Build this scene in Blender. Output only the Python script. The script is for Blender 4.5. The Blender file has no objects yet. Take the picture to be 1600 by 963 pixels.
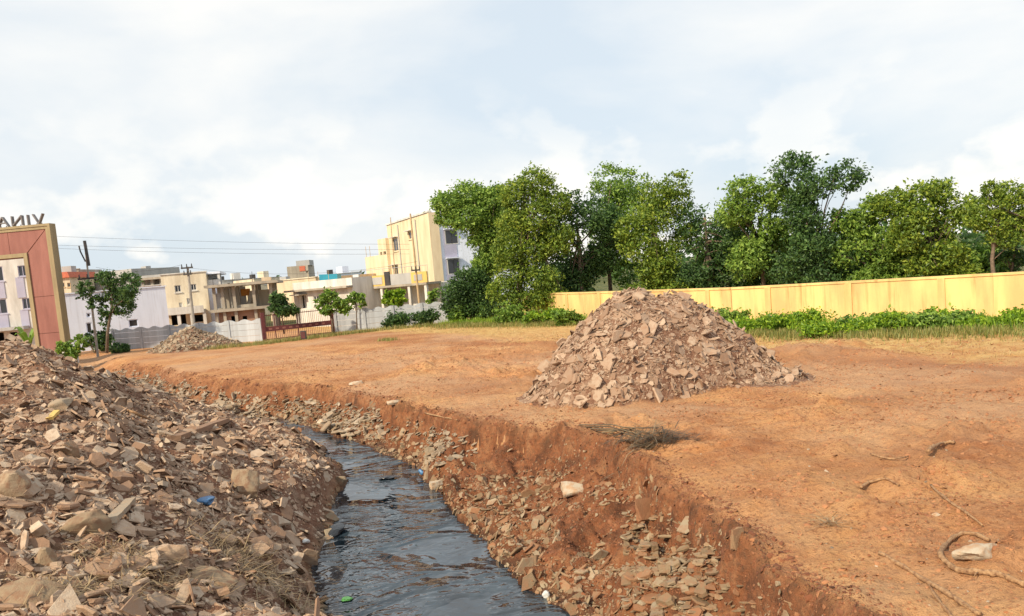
import bpy, math, random
import numpy as np
from mathutils import Vector, Matrix, noise
from mathutils.geometry import delaunay_2d_cdt

random.seed(7)
RNG = np.random.default_rng(11)
R = math.radians
SC = bpy.context.scene
COL = SC.collection

# ------------------------------------------------------------------ camera
CAM_H, FPX, PPX, PPY = 3.3, 1256.0, 800.0, 537.0
PITCH, ROLL = R(5.1), R(4.9)
cam_d = bpy.data.cameras.new('camera')
cam = bpy.data.objects.new('camera', cam_d)
COL.objects.link(cam)
cam_d.sensor_width = 36.0
cam_d.lens = 36.0 * FPX / 1600.0
cam_d.shift_y = (PPY - 481.5) / 1600.0
cam_d.clip_start, cam_d.clip_end = 0.1, 9000
CROT = Matrix.Rotation(math.pi / 2 - PITCH, 3, 'X') @ Matrix.Rotation(-ROLL, 3, 'Z')
cam.matrix_world = Matrix.Translation((0, 0, CAM_H)) @ CROT.to_4x4()
SC.camera = cam

# ------------------------------------------------------------------ sky, sun, exposure
SUN_EL, SUN_AZ = R(36), R(224)          # azimuth measured from +Y towards +X: from the left, a little behind
world = bpy.data.worlds.new('World')
SC.world = world
world.use_nodes = True
wn, wl = world.node_tree.nodes, world.node_tree.links
wn.clear()
wo = wn.new('ShaderNodeOutputWorld')
bg = wn.new('ShaderNodeBackground')
bg.inputs['Strength'].default_value = 0.11
sky = wn.new('ShaderNodeTexSky')
sky.sky_type = 'NISHITA'
sky.sun_disc = False
sky.sun_elevation = SUN_EL
sky.sun_rotation = SUN_AZ
sky.air_density, sky.dust_density, sky.ozone_density = 1.0, 2.5, 1.5
tc = wn.new('ShaderNodeTexCoord')
mp = wn.new('ShaderNodeMapping')
mp.inputs['Scale'].default_value = (1.0, 1.0, 2.6)
mp.inputs['Location'].default_value = (0.62, 0.2, 0.05)
wl.new(tc.outputs['Generated'], mp.inputs['Vector'])
n1 = wn.new('ShaderNodeTexNoise')
n1.inputs['Scale'].default_value, n1.inputs['Detail'].default_value = 1.9, 9
n1.inputs['Roughness'].default_value, n1.inputs['Distortion'].default_value = 0.52, 0.25
wl.new(mp.outputs['Vector'], n1.inputs['Vector'])
r1 = wn.new('ShaderNodeValToRGB')
r1.color_ramp.elements[0].position, r1.color_ramp.elements[1].position = 0.38, 0.74
r1.color_ramp.elements[0].color, r1.color_ramp.elements[1].color = (0, 0, 0, 1), (1, 1, 1, 1)
wl.new(n1.outputs['Fac'], r1.inputs['Fac'])
veil = wn.new('ShaderNodeMix')          # thin high veil over the whole sky
veil.data_type = 'RGBA'
veil.inputs[0].default_value = 0.88
wl.new(sky.outputs['Color'], veil.inputs[6])
veil.inputs[7].default_value = (4.3, 4.8, 5.2, 1)
cl = wn.new('ShaderNodeMix')
cl.data_type = 'RGBA'
wl.new(r1.outputs['Color'], cl.inputs[0])
wl.new(veil.outputs[2], cl.inputs[6])
cl.inputs[7].default_value = (6.4, 6.15, 5.75, 1)
sxyz = wn.new('ShaderNodeSeparateXYZ'); wl.new(tc.outputs['Generated'], sxyz.inputs[0])
mp2 = wn.new('ShaderNodeMapping'); mp2.inputs['Scale'].default_value = (1, 1, 1.5); mp2.inputs['Location'].default_value = (.9, .35, .2); wl.new(tc.outputs['Generated'], mp2.inputs['Vector'])
n2 = wn.new('ShaderNodeTexNoise'); n2.inputs['Scale'].default_value, n2.inputs['Detail'].default_value, n2.inputs['Roughness'].default_value = 7.5, 8, .5
wl.new(mp2.outputs[0], n2.inputs['Vector'])
rr2 = wn.new('ShaderNodeValToRGB'); rr2.color_ramp.elements[0].position, rr2.color_ramp.elements[1].position = .51, .58
wl.new(n2.outputs['Fac'], rr2.inputs['Fac'])
band = wn.new('ShaderNodeValToRGB'); be = band.color_ramp.elements     # heaped clouds stand low, all round the horizon
be[0].position, be[0].color = .02, (.75, .75, .75, 1)
be[1].position, be[1].color = .24, (0, 0, 0, 1)
wl.new(sxyz.outputs['Z'], band.inputs['Fac'])
mm = wn.new('ShaderNodeMath'); mm.operation = 'MULTIPLY'; wl.new(rr2.outputs['Color'], mm.inputs[0]); wl.new(band.outputs['Color'], mm.inputs[1])
cum = wn.new('ShaderNodeMix'); cum.data_type = 'RGBA'
wl.new(mm.outputs[0], cum.inputs[0]); wl.new(cl.outputs[2], cum.inputs[6]); cum.inputs[7].default_value = (6.9, 6.5, 5.9, 1)
wl.new(cum.outputs[2], bg.inputs['Color'])
wl.new(bg.outputs[0], wo.inputs['Surface'])

sun_d = bpy.data.lights.new('sun', 'SUN')
sun_d.energy, sun_d.angle, sun_d.color = 3.3, R(2.0), (1.0, 0.85, 0.62)
sun = bpy.data.objects.new('sun', sun_d)
COL.objects.link(sun)
SDIR = Vector((math.sin(SUN_AZ) * math.cos(SUN_EL), math.cos(SUN_AZ) * math.cos(SUN_EL), math.sin(SUN_EL)))
sun.rotation_euler = SDIR.to_track_quat('Z', 'Y').to_euler()

vs = SC.view_settings
vs.view_transform, vs.look, vs.exposure, vs.gamma = 'Standard', 'None', 0.70, 1.0
vs.use_curve_mapping = False
SC.cycles.max_bounces = 6
SC.cycles.use_denoising = True

# ------------------------------------------------------------------ helpers
def ray(px, py):
    d = CROT @ Vector(((px - PPX) / FPX, -(py - PPY) / FPX, -1.0))
    return d

def at(px, py, z=0.0):                  # where the line of sight meets height z
    d = ray(px, py); t = (z - CAM_H) / d.z
    return Vector((d.x * t, d.y * t, z))

def atd(px, py, Y):                     # the point of that line of sight at depth Y
    d = ray(px, py); t = Y / d.y
    return Vector((d.x * t, Y, CAM_H + d.z * t))

def project(v):                         # world (n,3) -> photo pixels, depth
    v = np.asarray(v, float).reshape(-1, 3) - np.array([0, 0, CAM_H])
    c = v @ np.array(CROT)
    w = -c[:, 2]
    ws = np.where(np.abs(w) < 1e-6, 1e-6, w)
    return PPX + FPX * c[:, 0] / ws, PPY - FPX * c[:, 1] / ws, w

def mesh_np(name, verts, faces, mat=None, smooth=False):
    verts = np.asarray(verts, np.float32); faces = np.asarray(faces, np.int32)
    me = bpy.data.meshes.new(name)
    k = faces.shape[1]
    me.vertices.add(len(verts)); me.vertices.foreach_set('co', verts.ravel())
    me.loops.add(faces.size); me.loops.foreach_set('vertex_index', faces.ravel())
    me.polygons.add(len(faces)); me.polygons.foreach_set('loop_start', np.arange(0, faces.size, k, dtype=np.int32))
    me.polygons.foreach_set('use_smooth', np.full(len(faces), smooth, bool))
    me.update(calc_edges=True)
    if mat: me.materials.append(mat)
    return me

class MB:
    """collects simple solids into one mesh"""
    def __init__(s): s.v, s.f = [], []
    def add(s, v, f):
        o = len(s.v); s.v += [tuple(p) for p in v]; s.f += [tuple(i + o for i in q) for q in f]; return s
    def box(s, x0, x1, y0, y1, z0, z1):
        return s.add([(x0,y0,z0),(x1,y0,z0),(x1,y1,z0),(x0,y1,z0),(x0,y0,z1),(x1,y0,z1),(x1,y1,z1),(x0,y1,z1)],
                     [(0,3,2,1),(4,5,6,7),(0,1,5,4),(1,2,6,5),(2,3,7,6),(3,0,4,7)])
    def prism(s, pts, y0, y1):           # polygon in x,z pushed along y
        n = len(pts)
        v = [(x, y0, z) for x, z in pts] + [(x, y1, z) for x, z in pts]
        f = [tuple(range(n)), tuple(range(2*n-1, n-1, -1))] + [((i+1) % n, i, i+n, (i+1) % n + n) for i in range(n)]
        return s.add(v, f)
    def tube(s, pts, rad, n=6):
        pts = [Vector(p) for p in pts]
        rad = rad if isinstance(rad, (list, tuple)) else [rad] * len(pts)
        rings = []
        for i, p in enumerate(pts):
            t = (pts[min(i+1, len(pts)-1)] - pts[max(i-1, 0)]).normalized()
            a = t.cross(Vector((0, 0, 1)) if abs(t.z) < .9 else Vector((1, 0, 0))).normalized(); b = t.cross(a)
            rings.append([p + (a * math.cos(2*math.pi*k/n) + b * math.sin(2*math.pi*k/n)) * rad[i] for k in range(n)])
        v = [q for r in rings for q in r]
        f = [(i*n+k, i*n+(k+1) % n, (i+1)*n+(k+1) % n, (i+1)*n+k) for i in range(len(pts)-1) for k in range(n)]
        f += [tuple(range(n-1, -1, -1)), tuple(range((len(pts)-1)*n, len(pts)*n))]
        return s.add(v, f)
    def mesh(s, name, mat=None, smooth=False):
        me = bpy.data.meshes.new(name); me.from_pydata(s.v, [], s.f); me.validate(); me.update()
        if mat: me.materials.append(mat)
        if smooth:
            for p in me.polygons: p.use_smooth = True
        return me
    def build(s, name, mat, parent=None, smooth=False):
        return link(name, s.mesh(name, mat, smooth), parent)

def link(name, me, parent=None):
    o = bpy.data.objects.new(name, me); COL.objects.link(o)
    if parent: o.parent = parent
    return o

def tag(o, label, cat, group=None):
    o['label'], o['category'] = label, cat
    if group: o['group'] = group
    return o

def thing(name, label, cat, loc=(0, 0, 0), rz=0.0, group=None):
    o = bpy.data.objects.new(name, None); COL.objects.link(o)
    o.empty_display_size = .2
    o.location = loc; o.rotation_euler = (0, 0, rz)
    return tag(o, label, cat, group)

# ---- noise on numpy grids
def _hash(ix, iy, seed):
    h = (ix.astype(np.int64) * 374761393 + iy.astype(np.int64) * 668265263 + seed * 974711) & 0x7fffffff
    h = ((h ^ (h >> 13)) * 1274126177) & 0x7fffffff
    return ((h ^ (h >> 16)) & 0xffff) / 65535.0

def vnoise(x, y, seed=0):
    ix, iy = np.floor(x), np.floor(y)
    fx, fy = x - ix, y - iy
    ux, uy = fx*fx*fx*(fx*(fx*6-15)+10), fy*fy*fy*(fy*(fy*6-15)+10)
    a, b = _hash(ix, iy, seed), _hash(ix+1, iy, seed)
    c, d = _hash(ix, iy+1, seed), _hash(ix+1, iy+1, seed)
    return (a*(1-ux)+b*ux)*(1-uy) + (c*(1-ux)+d*ux)*uy - .5

def fbm(x, y, scale, octs=4, seed=0, gain=.5):
    s, a, t = 0, 1.0, 0
    for k in range(octs):
        fr = 2.03**k / scale
        xr, yr = x*.8-y*.6, x*.6+y*.8
        s = s + a*vnoise((xr if k % 2 else x)*fr+17.3*k, (yr if k % 2 else y)*fr-9.1*k, seed+k)
        t += a; a *= gain
    return s / t * 2

# ------------------------------------------------------------------ materials
class NT:
    def __init__(s, name):
        s.m = bpy.data.materials.new(name); s.m.use_nodes = True
        s.t = s.m.node_tree; s.n, s.l = s.t.nodes, s.t.links
        s.b = s.n['Principled BSDF']; s.out = s.n['Material Output']
    def new(s, t, **kw):
        n = s.n.new('ShaderNode' + t)
        for k, v in kw.items():
            if k.startswith('i_'): n.inputs[k[2:].replace('_', ' ')].default_value = v
            else: setattr(n, k, v)
        return n
    def noise(s, vec, scale, detail=5, rough=.55, dist=0.0):
        n = s.new('TexNoise'); n.inputs['Scale'].default_value = scale; n.inputs['Detail'].default_value = detail
        n.inputs['Roughness'].default_value = rough; n.inputs['Distortion'].default_value = dist
        if vec: s.l.new(vec, n.inputs['Vector'])
        return n.outputs['Fac']
    def ramp(s, fac, *stops):
        r = s.new('ValToRGB'); e = r.color_ramp.elements
        while len(e) < len(stops): e.new(.5)
        for q, (p, c) in zip(e, stops):
            q.position = p; q.color = (*c, 1) if len(c) == 3 else c
        s.l.new(fac, r.inputs['Fac']); return r.outputs['Color']
    def mix(s, fac, a, b, blend='MIX'):
        m = s.new('Mix', data_type='RGBA', blend_type=blend)
        for sock, v in ((m.inputs[0], fac), (m.inputs[6], a), (m.inputs[7], b)):
            if isinstance(v, (int, float)): sock.default_value = v
            elif isinstance(v, tuple): sock.default_value = (*v, 1)
            else: s.l.new(v, sock)
        return m.outputs[2]
    def math(s, op, a, b=None, clamp=False):
        m = s.new('Math', operation=op, use_clamp=clamp)
        for sock, v in zip(m.inputs, (a, b)):
            if v is None: continue
            if isinstance(v, (int, float)): sock.default_value = v
            else: s.l.new(v, sock)
        return m.outputs[0]
    def bump(s, h, strength, dist):
        b = s.new('Bump'); b.inputs['Strength'].default_value = strength; b.inputs['Distance'].default_value = dist
        s.l.new(h, b.inputs['Height']); s.l.new(b.outputs[0], s.b.inputs['Normal']); return b
    def color(s, c): s.l.new(c, s.b.inputs['Base Color']) if not isinstance(c, tuple) else setattr(s.b.inputs['Base Color'], 'default_value', (*c, 1))

def plain(name, c1, c2=None, scale=2.0, rough=.8, bump=.0, bscale=30, metal=0.0, streak=False, wear=1.0):
    t = NT(name); tcn = t.new('TexCoord')
    vec = tcn.outputs['Object']
    c2 = c2 or tuple(v * .8 for v in c1)
    if streak:
        mpn = t.new('Mapping'); mpn.inputs['Scale'].default_value = (1, 1, .22); t.l.new(vec, mpn.inputs['Vector']); vec = mpn.outputs[0]
    f = t.noise(vec, scale, 6, .62)
    col = t.ramp(f, (.36, c2), (.62, c1))
    if streak:
        m2 = t.new('Mapping'); m2.inputs['Scale'].default_value = (3.2, 3.2, .16); t.l.new(tcn.outputs['Object'], m2.inputs['Vector'])
        st = t.math('MULTIPLY', t.ramp(t.noise(m2.outputs[0], 1.6, 5, .6), (.50, (0, 0, 0)), (.70, (1, 1, 1))), t.ramp(t.noise(tcn.outputs['Object'], .45, 3), (.40, (.1, .1, .1)), (.62, (.75, .75, .75))))
        col = t.mix(st, col, tuple(v*(1-(1-k)*wear) for v, k in zip(c1, (.70, .67, .64))))
    t.color(col)
    t.b.inputs['Roughness'].default_value = rough; t.b.inputs['Metallic'].default_value = metal
    if bump: t.bump(t.noise(tcn.outputs['Object'], bscale, 5, .6), bump, .02)
    return t.m

def leaf_mat(name, dark, mid, light, trans=.35):
    t = NT(name); geo = t.new('NewGeometry'); tcn = t.new('TexCoord')
    isl = geo.outputs['Random Per Island']
    f = t.noise(tcn.outputs['Object'], .55, 3)
    v = t.math('ADD', t.math('MULTIPLY', isl, .6), t.math('MULTIPLY', f, .5))
    col = t.ramp(v, (.2, dark), (.55, mid), (.85, light))
    t.color(col); t.b.inputs['Roughness'].default_value = .55
    tr = t.new('BsdfTranslucent'); t.l.new(col, tr.inputs['Color'])
    mx = t.new('MixShader'); mx.inputs[0].default_value = trans
    t.l.new(t.b.outputs[0], mx.inputs[1]); t.l.new(tr.outputs[0], mx.inputs[2]); t.l.new(mx.outputs[0], t.out.inputs['Surface'])
    return t.m

def stone_mat(name, cols, dust, dust_amt=.48, rough=.9, use_island=False):
    t = NT(name); tcn = t.new('TexCoord'); geo = t.new('NewGeometry')
    if use_island: rnd = geo.outputs['Random Per Island']
    else: rnd = t.new('ObjectInfo').outputs['Random']
    n = len(cols)
    base = t.ramp(rnd, *[((i + .5) / n, c) for i, c in enumerate(cols)])
    pos = geo.outputs['Position']
    f1 = t.noise(pos, 9, 7, .65); f2 = t.noise(pos, 55, 4, .6)
    base = t.mix(t.math('MULTIPLY', f2, .55), base, (.70, .63, .56), 'MULTIPLY')
    d = t.ramp(f1, (.44, (0, 0, 0)), (.62, (1, 1, 1)))
    t.color(t.mix(t.math('MULTIPLY', d, dust_amt), base, dust))
    t.b.inputs['Roughness'].default_value = rough
    t.bump(t.math('ADD', f2, t.math('MULTIPLY', f1, 1.5)), .5, .02)
    return t.m

def soil_mat():
    t = NT('soil'); geo = t.new('NewGeometry'); pos = geo.outputs['Position']
    at_ = t.new('Attribute', attribute_name='zone'); sep = t.new('SeparateColor'); t.l.new(at_.outputs['Color'], sep.inputs[0])
    heap, bank, dry = sep.outputs
    a, b, c, d = t.noise(pos, .45, 5, .6, .4), t.noise(pos, 2.3, 6, .65), t.noise(pos, 14, 6, .7), t.noise(pos, 70, 3, .6)
    # open field: orange laterite with redder and paler patches
    field = t.ramp(a, (.36, (.38, .155, .062)), (.5, (.53, .255, .105)), (.64, (.61, .345, .155)))
    field = t.mix(t.ramp(b, (.42, (0, 0, 0)), (.68, (.8, .8, .8))), field, (.57, .31, .155))
    field = t.mix(t.ramp(c, (.50, (0, 0, 0)), (.68, (.85, .85, .85))), field, (.19, .07, .032))
    field = t.mix(t.ramp(d, (.60, (0, 0, 0)), (.74, (.6, .6, .6))), field, (.60, .38, .22))
    e = t.noise(pos, .16, 4, .55, .5)
    field = t.mix(t.ramp(e, (.44, (0, 0, 0)), (.60, (.75, .75, .75))), field, t.mix(b, (.40, .215, .125), (.60, .39, .23)))
    dryc = t.ramp(b, (.38, (.46, .25, .09)), (.5, (.58, .37, .14)), (.66, (.62, .45, .19)))
    field = t.mix(t.math('MULTIPLY', at_.outputs['Alpha'], .55), field, t.mix(c, (.19, .065, .03), (.38, .15, .062)))
    field = t.mix(dry, field, dryc)
    heapc = t.ramp(b, (.36, (.16, .075, .045)), (.5, (.28, .15, .095)), (.66, (.41, .28, .195)))
    heapc = t.mix(t.ramp(c, (.45, (0, 0, 0)), (.7, (.8, .8, .8))), heapc, (.15, .075, .048))
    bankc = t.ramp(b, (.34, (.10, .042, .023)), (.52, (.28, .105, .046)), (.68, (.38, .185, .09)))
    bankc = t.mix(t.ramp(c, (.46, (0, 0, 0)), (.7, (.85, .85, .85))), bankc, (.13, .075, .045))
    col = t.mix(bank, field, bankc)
    col = t.mix(heap, col, heapc)
    sx = t.new('SeparateXYZ'); t.l.new(pos, sx.inputs[0])
    lev = t.math('SUBTRACT', sx.outputs['Z'], t.math('MULTIPLY', t.math('MINIMUM', sx.outputs['Y'], 28.0), .01875))
    wet = t.math('SUBTRACT', 1.0, t.math('DIVIDE', t.math('ADD', lev, 1.545), .17), True)
    wet = t.math('MULTIPLY', wet, 1.0, True)
    scrub = t.ramp(a, (.38, (.05, .07, .022)), (.52, (.11, .12, .04)), (.66, (.20, .17, .07)))
    farm = t.math('MULTIPLY', t.math('SUBTRACT', t.math('ADD', sx.outputs['Y'], t.math('MULTIPLY', sx.outputs['X'], .75)), 58.0), .25, True)
    col = t.mix(farm, col, scrub)
    t.color(t.mix(t.math('MULTIPLY', wet, .75), col, (.03, .022, .017)))
    t.l.new(t.math('SUBTRACT', .95, t.math('MULTIPLY', wet, .5)), t.b.inputs['Roughness'])
    t.b.inputs['Specular IOR Level'].default_value = .25
    h = t.math('ADD', t.math('MULTIPLY', c, .7), t.math('MULTIPLY', d, .3))
    t.bump(t.math('ADD', h, t.math('MULTIPLY', b, .8)), 1.0, .09)
    return t.m

def water_mat():
    t = NT('ditch_water'); geo = t.new('NewGeometry'); pos = geo.outputs['Position']
    mpn = t.new('Mapping'); mpn.inputs['Rotation'].default_value = (0, 0, R(22)); mpn.inputs['Scale'].default_value = (.9, 1.35, 1)
    t.l.new(pos, mpn.inputs['Vector'])
    a, b, c = t.noise(mpn.outputs[0], .9, 3, .5, 1.2), t.noise(mpn.outputs[0], 2.6, 2, .45, 1.6), t.noise(mpn.outputs[0], 7.5, 1, .4, .8)
    t.color(t.ramp(a, (.40, (.006, .011, .017)), (.60, (.028, .044, .060))))
    t.b.inputs['Roughness'].default_value = .015
    t.b.inputs['IOR'].default_value = 1.9
    h = t.math('ADD', t.math('MULTIPLY', b, 1.0), t.math('ADD', t.math('MULTIPLY', a, 2.6), t.math('MULTIPLY', c, .30)))
    still = t.ramp(t.noise(pos, .55, 3, .5, .6), (.42, (.12, .12, .12)), (.60, (1, 1, 1)))
    t.bump(t.math('MULTIPLY', h, still), .7, .12)
    return t.m

def brick_mat():
    t = NT('brickwork'); tcn = t.new('TexCoord'); mpn = t.new('Mapping'); mpn.inputs['Rotation'].default_value = (R(90), 0, 0)
    t.l.new(tcn.outputs['Object'], mpn.inputs['Vector'])
    bt = t.new('TexBrick'); bt.inputs['Scale'].default_value = 3.5
    bt.inputs['Color1'].default_value, bt.inputs['Color2'].default_value, bt.inputs['Mortar'].default_value = (.36, .2, .13, 1), (.3, .16, .11, 1), (.36, .31, .26, 1)
    t.l.new(mpn.outputs[0], bt.inputs['Vector']); t.color(bt.outputs['Color']); t.b.inputs['Roughness'].default_value = .9
    return t.m

M = {}
M['soil'] = soil_mat()
M['water'] = water_mat()
RUB = [(.26, .16, .105), (.41, .295, .21), (.52, .395, .29), (.32, .20, .13), (.44, .355, .27), (.58, .465, .355), (.30, .185, .12)]
PALE = [(.26, .165, .11), (.39, .28, .20), (.51, .385, .285), (.30, .19, .125), (.45, .35, .265), (.36, .245, .17)]
BNK = [(.22, .15, .085), (.31, .235, .145), (.39, .325, .225), (.18, .12, .07), (.34, .26, .16), (.28, .14, .07)]
GRY = [(.30, .24, .17), (.38, .32, .245), (.24, .18, .125), (.44, .38, .30), (.19, .15, .11)]
for nm, cs, du in (('heap', RUB, (.32, .18, .10)), ('mound', PALE, (.29, .15, .085)), ('bank', BNK, (.30, .125, .06)), ('grey', GRY, (.42, .27, .16))):
    M['stone_' + nm] = stone_mat('stone_' + nm, cs, du)
    M['frag_' + nm] = stone_mat('fragments_' + nm, cs, du, use_island=True)
M['clod'] = stone_mat('soil_clods', [(.38, .155, .06), (.22, .075, .03), (.46, .22, .10), (.30, .12, .055), (.40, .18, .08), (.44, .20, .09)], (.40, .19, .09), .5, use_island=True)
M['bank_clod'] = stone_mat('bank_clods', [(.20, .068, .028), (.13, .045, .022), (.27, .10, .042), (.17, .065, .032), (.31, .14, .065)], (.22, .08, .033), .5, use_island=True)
M['boulder'] = stone_mat('brown_boulder', [(.30, .22, .14), (.36, .27, .18), (.26, .18, .11)], (.22, .11, .06), .8)
M['white_rock'] = stone_mat('white_rock', [(.50, .43, .33), (.56, .49, .39)], (.40, .21, .10), .7)
M['wood'] = plain('dry_wood', (.44, .27, .14), (.20, .10, .05), 22, .9, .9, 60)
M['straw'] = leaf_mat('dry_straw', (.16, .10, .05), (.30, .205, .105), (.45, .33, .18), .15)
M['frond'] = leaf_mat('grey_fronds', (.045, .034, .022), (.12, .088, .052), (.26, .19, .11), .1)
M['bark'] = plain('bark', (.19, .14, .10), (.09, .065, .05), 8, .95, .5, 25)
M['leaf_dark'] = leaf_mat('leaf_dark', (.020, .050, .016), (.060, .135, .036), (.14, .25, .06))
M['leaf_mid'] = leaf_mat('leaf_mid', (.05, .115, .018), (.18, .31, .045), (.36, .50, .09))
M['leaf_yellow'] = leaf_mat('leaf_yellow', (.05, .10, .012), (.17, .27, .03), (.37, .45, .06))
M['leaf_lime'] = leaf_mat('leaf_lime', (.06, .14, .012), (.20, .35, .02), (.40, .53, .04))
M['grass'] = leaf_mat('grass_blades', (.10, .15, .03), (.26, .27, .07), (.45, .36, .13))
M['drygrass'] = leaf_mat('dry_grass_blades', (.26, .17, .07), (.46, .32, .14), (.58, .44, .22))
M['white'] = plain('white_plaster', (.68, .66, .63), (.44, .42, .39), 1.1, .85, streak=True)
M['lavender'] = plain('lavender_plaster', (.74, .79, .92), (.66, .70, .82), .8, .85, streak=True)
M['cream'] = plain('cream_plaster', (.72, .64, .49), (.50, .42, .31), 1.0, .85, streak=True)
M['tallcream'] = plain('tall_cream_plaster', (.76, .63, .43), (.60, .47, .31), 1.0, .85, streak=True)
M['peach'] = plain('peach_plaster', (.72, .56, .39), (.52, .40, .28), 1.0, .85, streak=True)
M['violet'] = plain('violet_plaster', (.42, .41, .52), (.35, .34, .45), .6, .85)
M['greyplaster'] = plain('grey_plaster', (.42, .42, .42), (.34, .34, .34), 1.0, .9, streak=True)
M['concrete'] = plain('raw_concrete', (.40, .36, .30), (.27, .24, .2), 1.2, .92, .3, 20, streak=True)
M['precast'] = plain('precast_concrete', (.48, .51, .55), (.32, .33, .35), .9, .9, .3, 20, streak=True)
M['yellowwall'] = plain('yellow_wall_paint', (.80, .57, .23), (.60, .40, .17), 1.3, .85, .2, 10, streak=True, wear=1.9)
M['yellow'] = plain('yellow_paint', (.66, .46, .14), (.56, .38, .12), 1, .8)
M['gold'] = plain('gold_trim_paint', (.34, .27, .15), (.25, .195, .11), 1.2, .7, streak=True)
M['pink'] = plain('pink_stone_cladding', (.32, .135, .11), (.22, .085, .07), 1.1, .75, .25, 12, streak=True)
M['reveal'] = plain('brown_reveal', (.22, .09, .06), (.17, .07, .05), 1.5, .8)
M['maroon'] = plain('maroon_paint', (.13, .028, .03), (.08, .02, .022), 3, .6)
M['dark'] = plain('dark_metal', (.05, .045, .045), (.03, .03, .03), 3, .5)
M['letter'] = plain('letter_metal', (.22, .20, .19), (.14, .12, .12), 3, .45, metal=.4)
M['pole'] = plain('concrete_pole', (.40, .37, .33), (.28, .25, .22), 2, .9)
M['polewood'] = plain('bamboo_pole', (.52, .38, .22), (.4, .27, .15), 2, .8)
M['redroof'] = plain('red_tile', (.52, .15, .08), (.42, .11, .07), 3, .8)
M['teal'] = plain('teal_sheet', (.03, .35, .48), (.03, .28, .42), 1, .5)
M['orange'] = plain('orange_sheet', (.75, .30, .04), (.65, .25, .04), 1, .6)
M['brick'] = brick_mat()
M['goods'] = plain('red_goods', (.35, .1, .07), (.12, .05, .08), 5, .7)
M['bluebag'] = plain('blue_plastic', (.07, .20, .40), (.05, .14, .30), 8, .35, .5, 20)
M['whitebag'] = plain('white_plastic', (.66, .66, .64), (.5, .5, .48), 8, .4, .5, 20)
M['greenbag'] = plain('green_plastic', (.12, .42, .10), (.10, .3, .08), 8, .4, .5, 20)
M['blackbag'] = plain('black_plastic', (.012, .014, .018), (.02, .022, .026), 8, .25, .5, 20)
def glass_mat():
    t = NT('window_glass'); t.color((.03, .035, .045)); t.b.inputs['Roughness'].default_value = .15
    return t.m
M['glass'] = glass_mat()
M['void'] = plain('painted_room_shade', (.06, .055, .05), (.04, .036, .034), 2, .95)  # room shade put into a dark colour, for backings and some panes

# ------------------------------------------------------------------ terrain
def ptsz(l, z): return [tuple(at(px, py, z)) for px, py in l]
def wz(y): return -1.0 + .01875*(y - 28.0)      # the stream falls a little towards the camera
def atw(px, py):
    d = ray(px, py); t = (wz(0.0) - CAM_H)/(d.z - .01875*d.y); return (d.x*t, d.y*t, wz(d.y*t))
crest = ptsz([(182,566),(215,568),(290,584),(400,602),(480,603),(560,614),(640,634),(720,654),(800,664),(880,668),(950,697),(1010,737),(1075,788),(1150,842),(1220,900),(1290,963)], 0.0)
crest += [(3.25, 6.0, 0), (3.9, 4.0, 0), (4.6, 1.0, 0)]
wright = [atw(*p) for p in [(427,652),(470,665),(520,681),(570,698),(640,730),(665,752),(700,792),(740,837),(770,872),(820,912),(870,947),(930,985)]]
wright += [(1.55, 7.0, wz(7.0)), (2.1, 4.0, wz(4.0)), (2.5, 1.0, wz(1.0))]
wleft = [atw(*p) for p in [(424,655),(462,676),(497,702),(543,742),(524,792),(503,842),(478,882),(480,922),(500,957)]]
wleft += [(-1.2, 7.0, wz(7.0)), (-.8, 4.0, wz(4.0)), (-.5, 1.0, wz(1.0))]
bed = [tuple((Vector(a) + Vector(b)) / 2 + Vector((0, 0, -.4))) for a, b in zip(wleft[1:], [wright[i] for i in (1, 2, 4, 6, 7, 8, 9, 10, 11, 13, 14)])]
tfloor, tmid = [], []
for i in range(5):                       # foot of the cut face along the dry end of the ditch
    a, b = Vector(crest[max(i-1, 0)][:2]), Vector(crest[min(i+1, 4)][:2]); d = (b-a).normalized(); c = Vector(crest[i][:2]); n_ = Vector((d.y, -d.x))
    q = c + n_*.5; tfloor.append((q.x, q.y, -.88)); q = c + n_*2.0; tmid.append((q.x, q.y, -.80))
tfloor, tmid = tfloor[:4], tmid[:4]
def D(*l): return [tuple(atd(px, py, Y)) for px, py, Y in l]
lip = D((436,668,25.5),(466,686,20.6),(486,712,17.9),(498,736,16.8),(468,768,15.2),(424,800,13.8),(406,838,12.4),(404,880,11.1),(410,930,9.8),(430,985,8.7)) + [(-1.9, 7.0, .2), (-1.6, 4.0, .3), (-1.4, 1.0, .4)]
heap = D((35,538,18),(85,556,18.5),(130,578,20),(165,588,22),(205,602,25),(260,624,27),(330,652,25.5),(300,640,30),(240,612,34),(200,592,40),(165,580,46),(380,655,27),(-40,560,17),(-160,560,17),(-300,590,16),
         (60,600,15),(150,640,15.5),(240,640,20),(300,670,18),(380,690,18.5),(430,720,17),
         (40,680,12.5),(130,700,12.6),(230,720,13.5),(330,745,14),(400,770,14.3),
         (30,780,10),(120,790,10.2),(210,810,10.6),(300,820,11),(350,850,11),
         (20,880,8.3),(110,900,8.2),(200,905,8.6),(290,920,9.0),(350,950,9.2),
         (60,985,7.1),(200,1000,7.3),(330,1010,7.9),(-150,750,10),(-150,900,8))
heap += [(-6, 4, .9), (-3.4, 4, .7), (-6, 1, .8), (-3, 1, .6), (-12, 5, 1.2), (-14, 12, 1.6), (-16, 20, 1.4), (-12.5, 26, .3), (-16, 30, .1), (-22, 34, 0), (-24, 20, .3), (-22, 8, .4), (-22, 1, .3), (-14, 38, 0)]
outer = [(x, y, 0) for x, y in ((-3000,-20),(3000,-20),(-3000,4000),(3000,4000),(-60,-20),(60,-20),(-60,60),(60,60),(0,60),(-30,58),(30,20),(12,1),(30,1),(-30,-20),(20,-20),(-30,45),(-40,20),(6,12),(5,20),(-2,30),(8,40),(-12,48),(-22,58),(14,25),(8,6))]
cut = []
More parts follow.
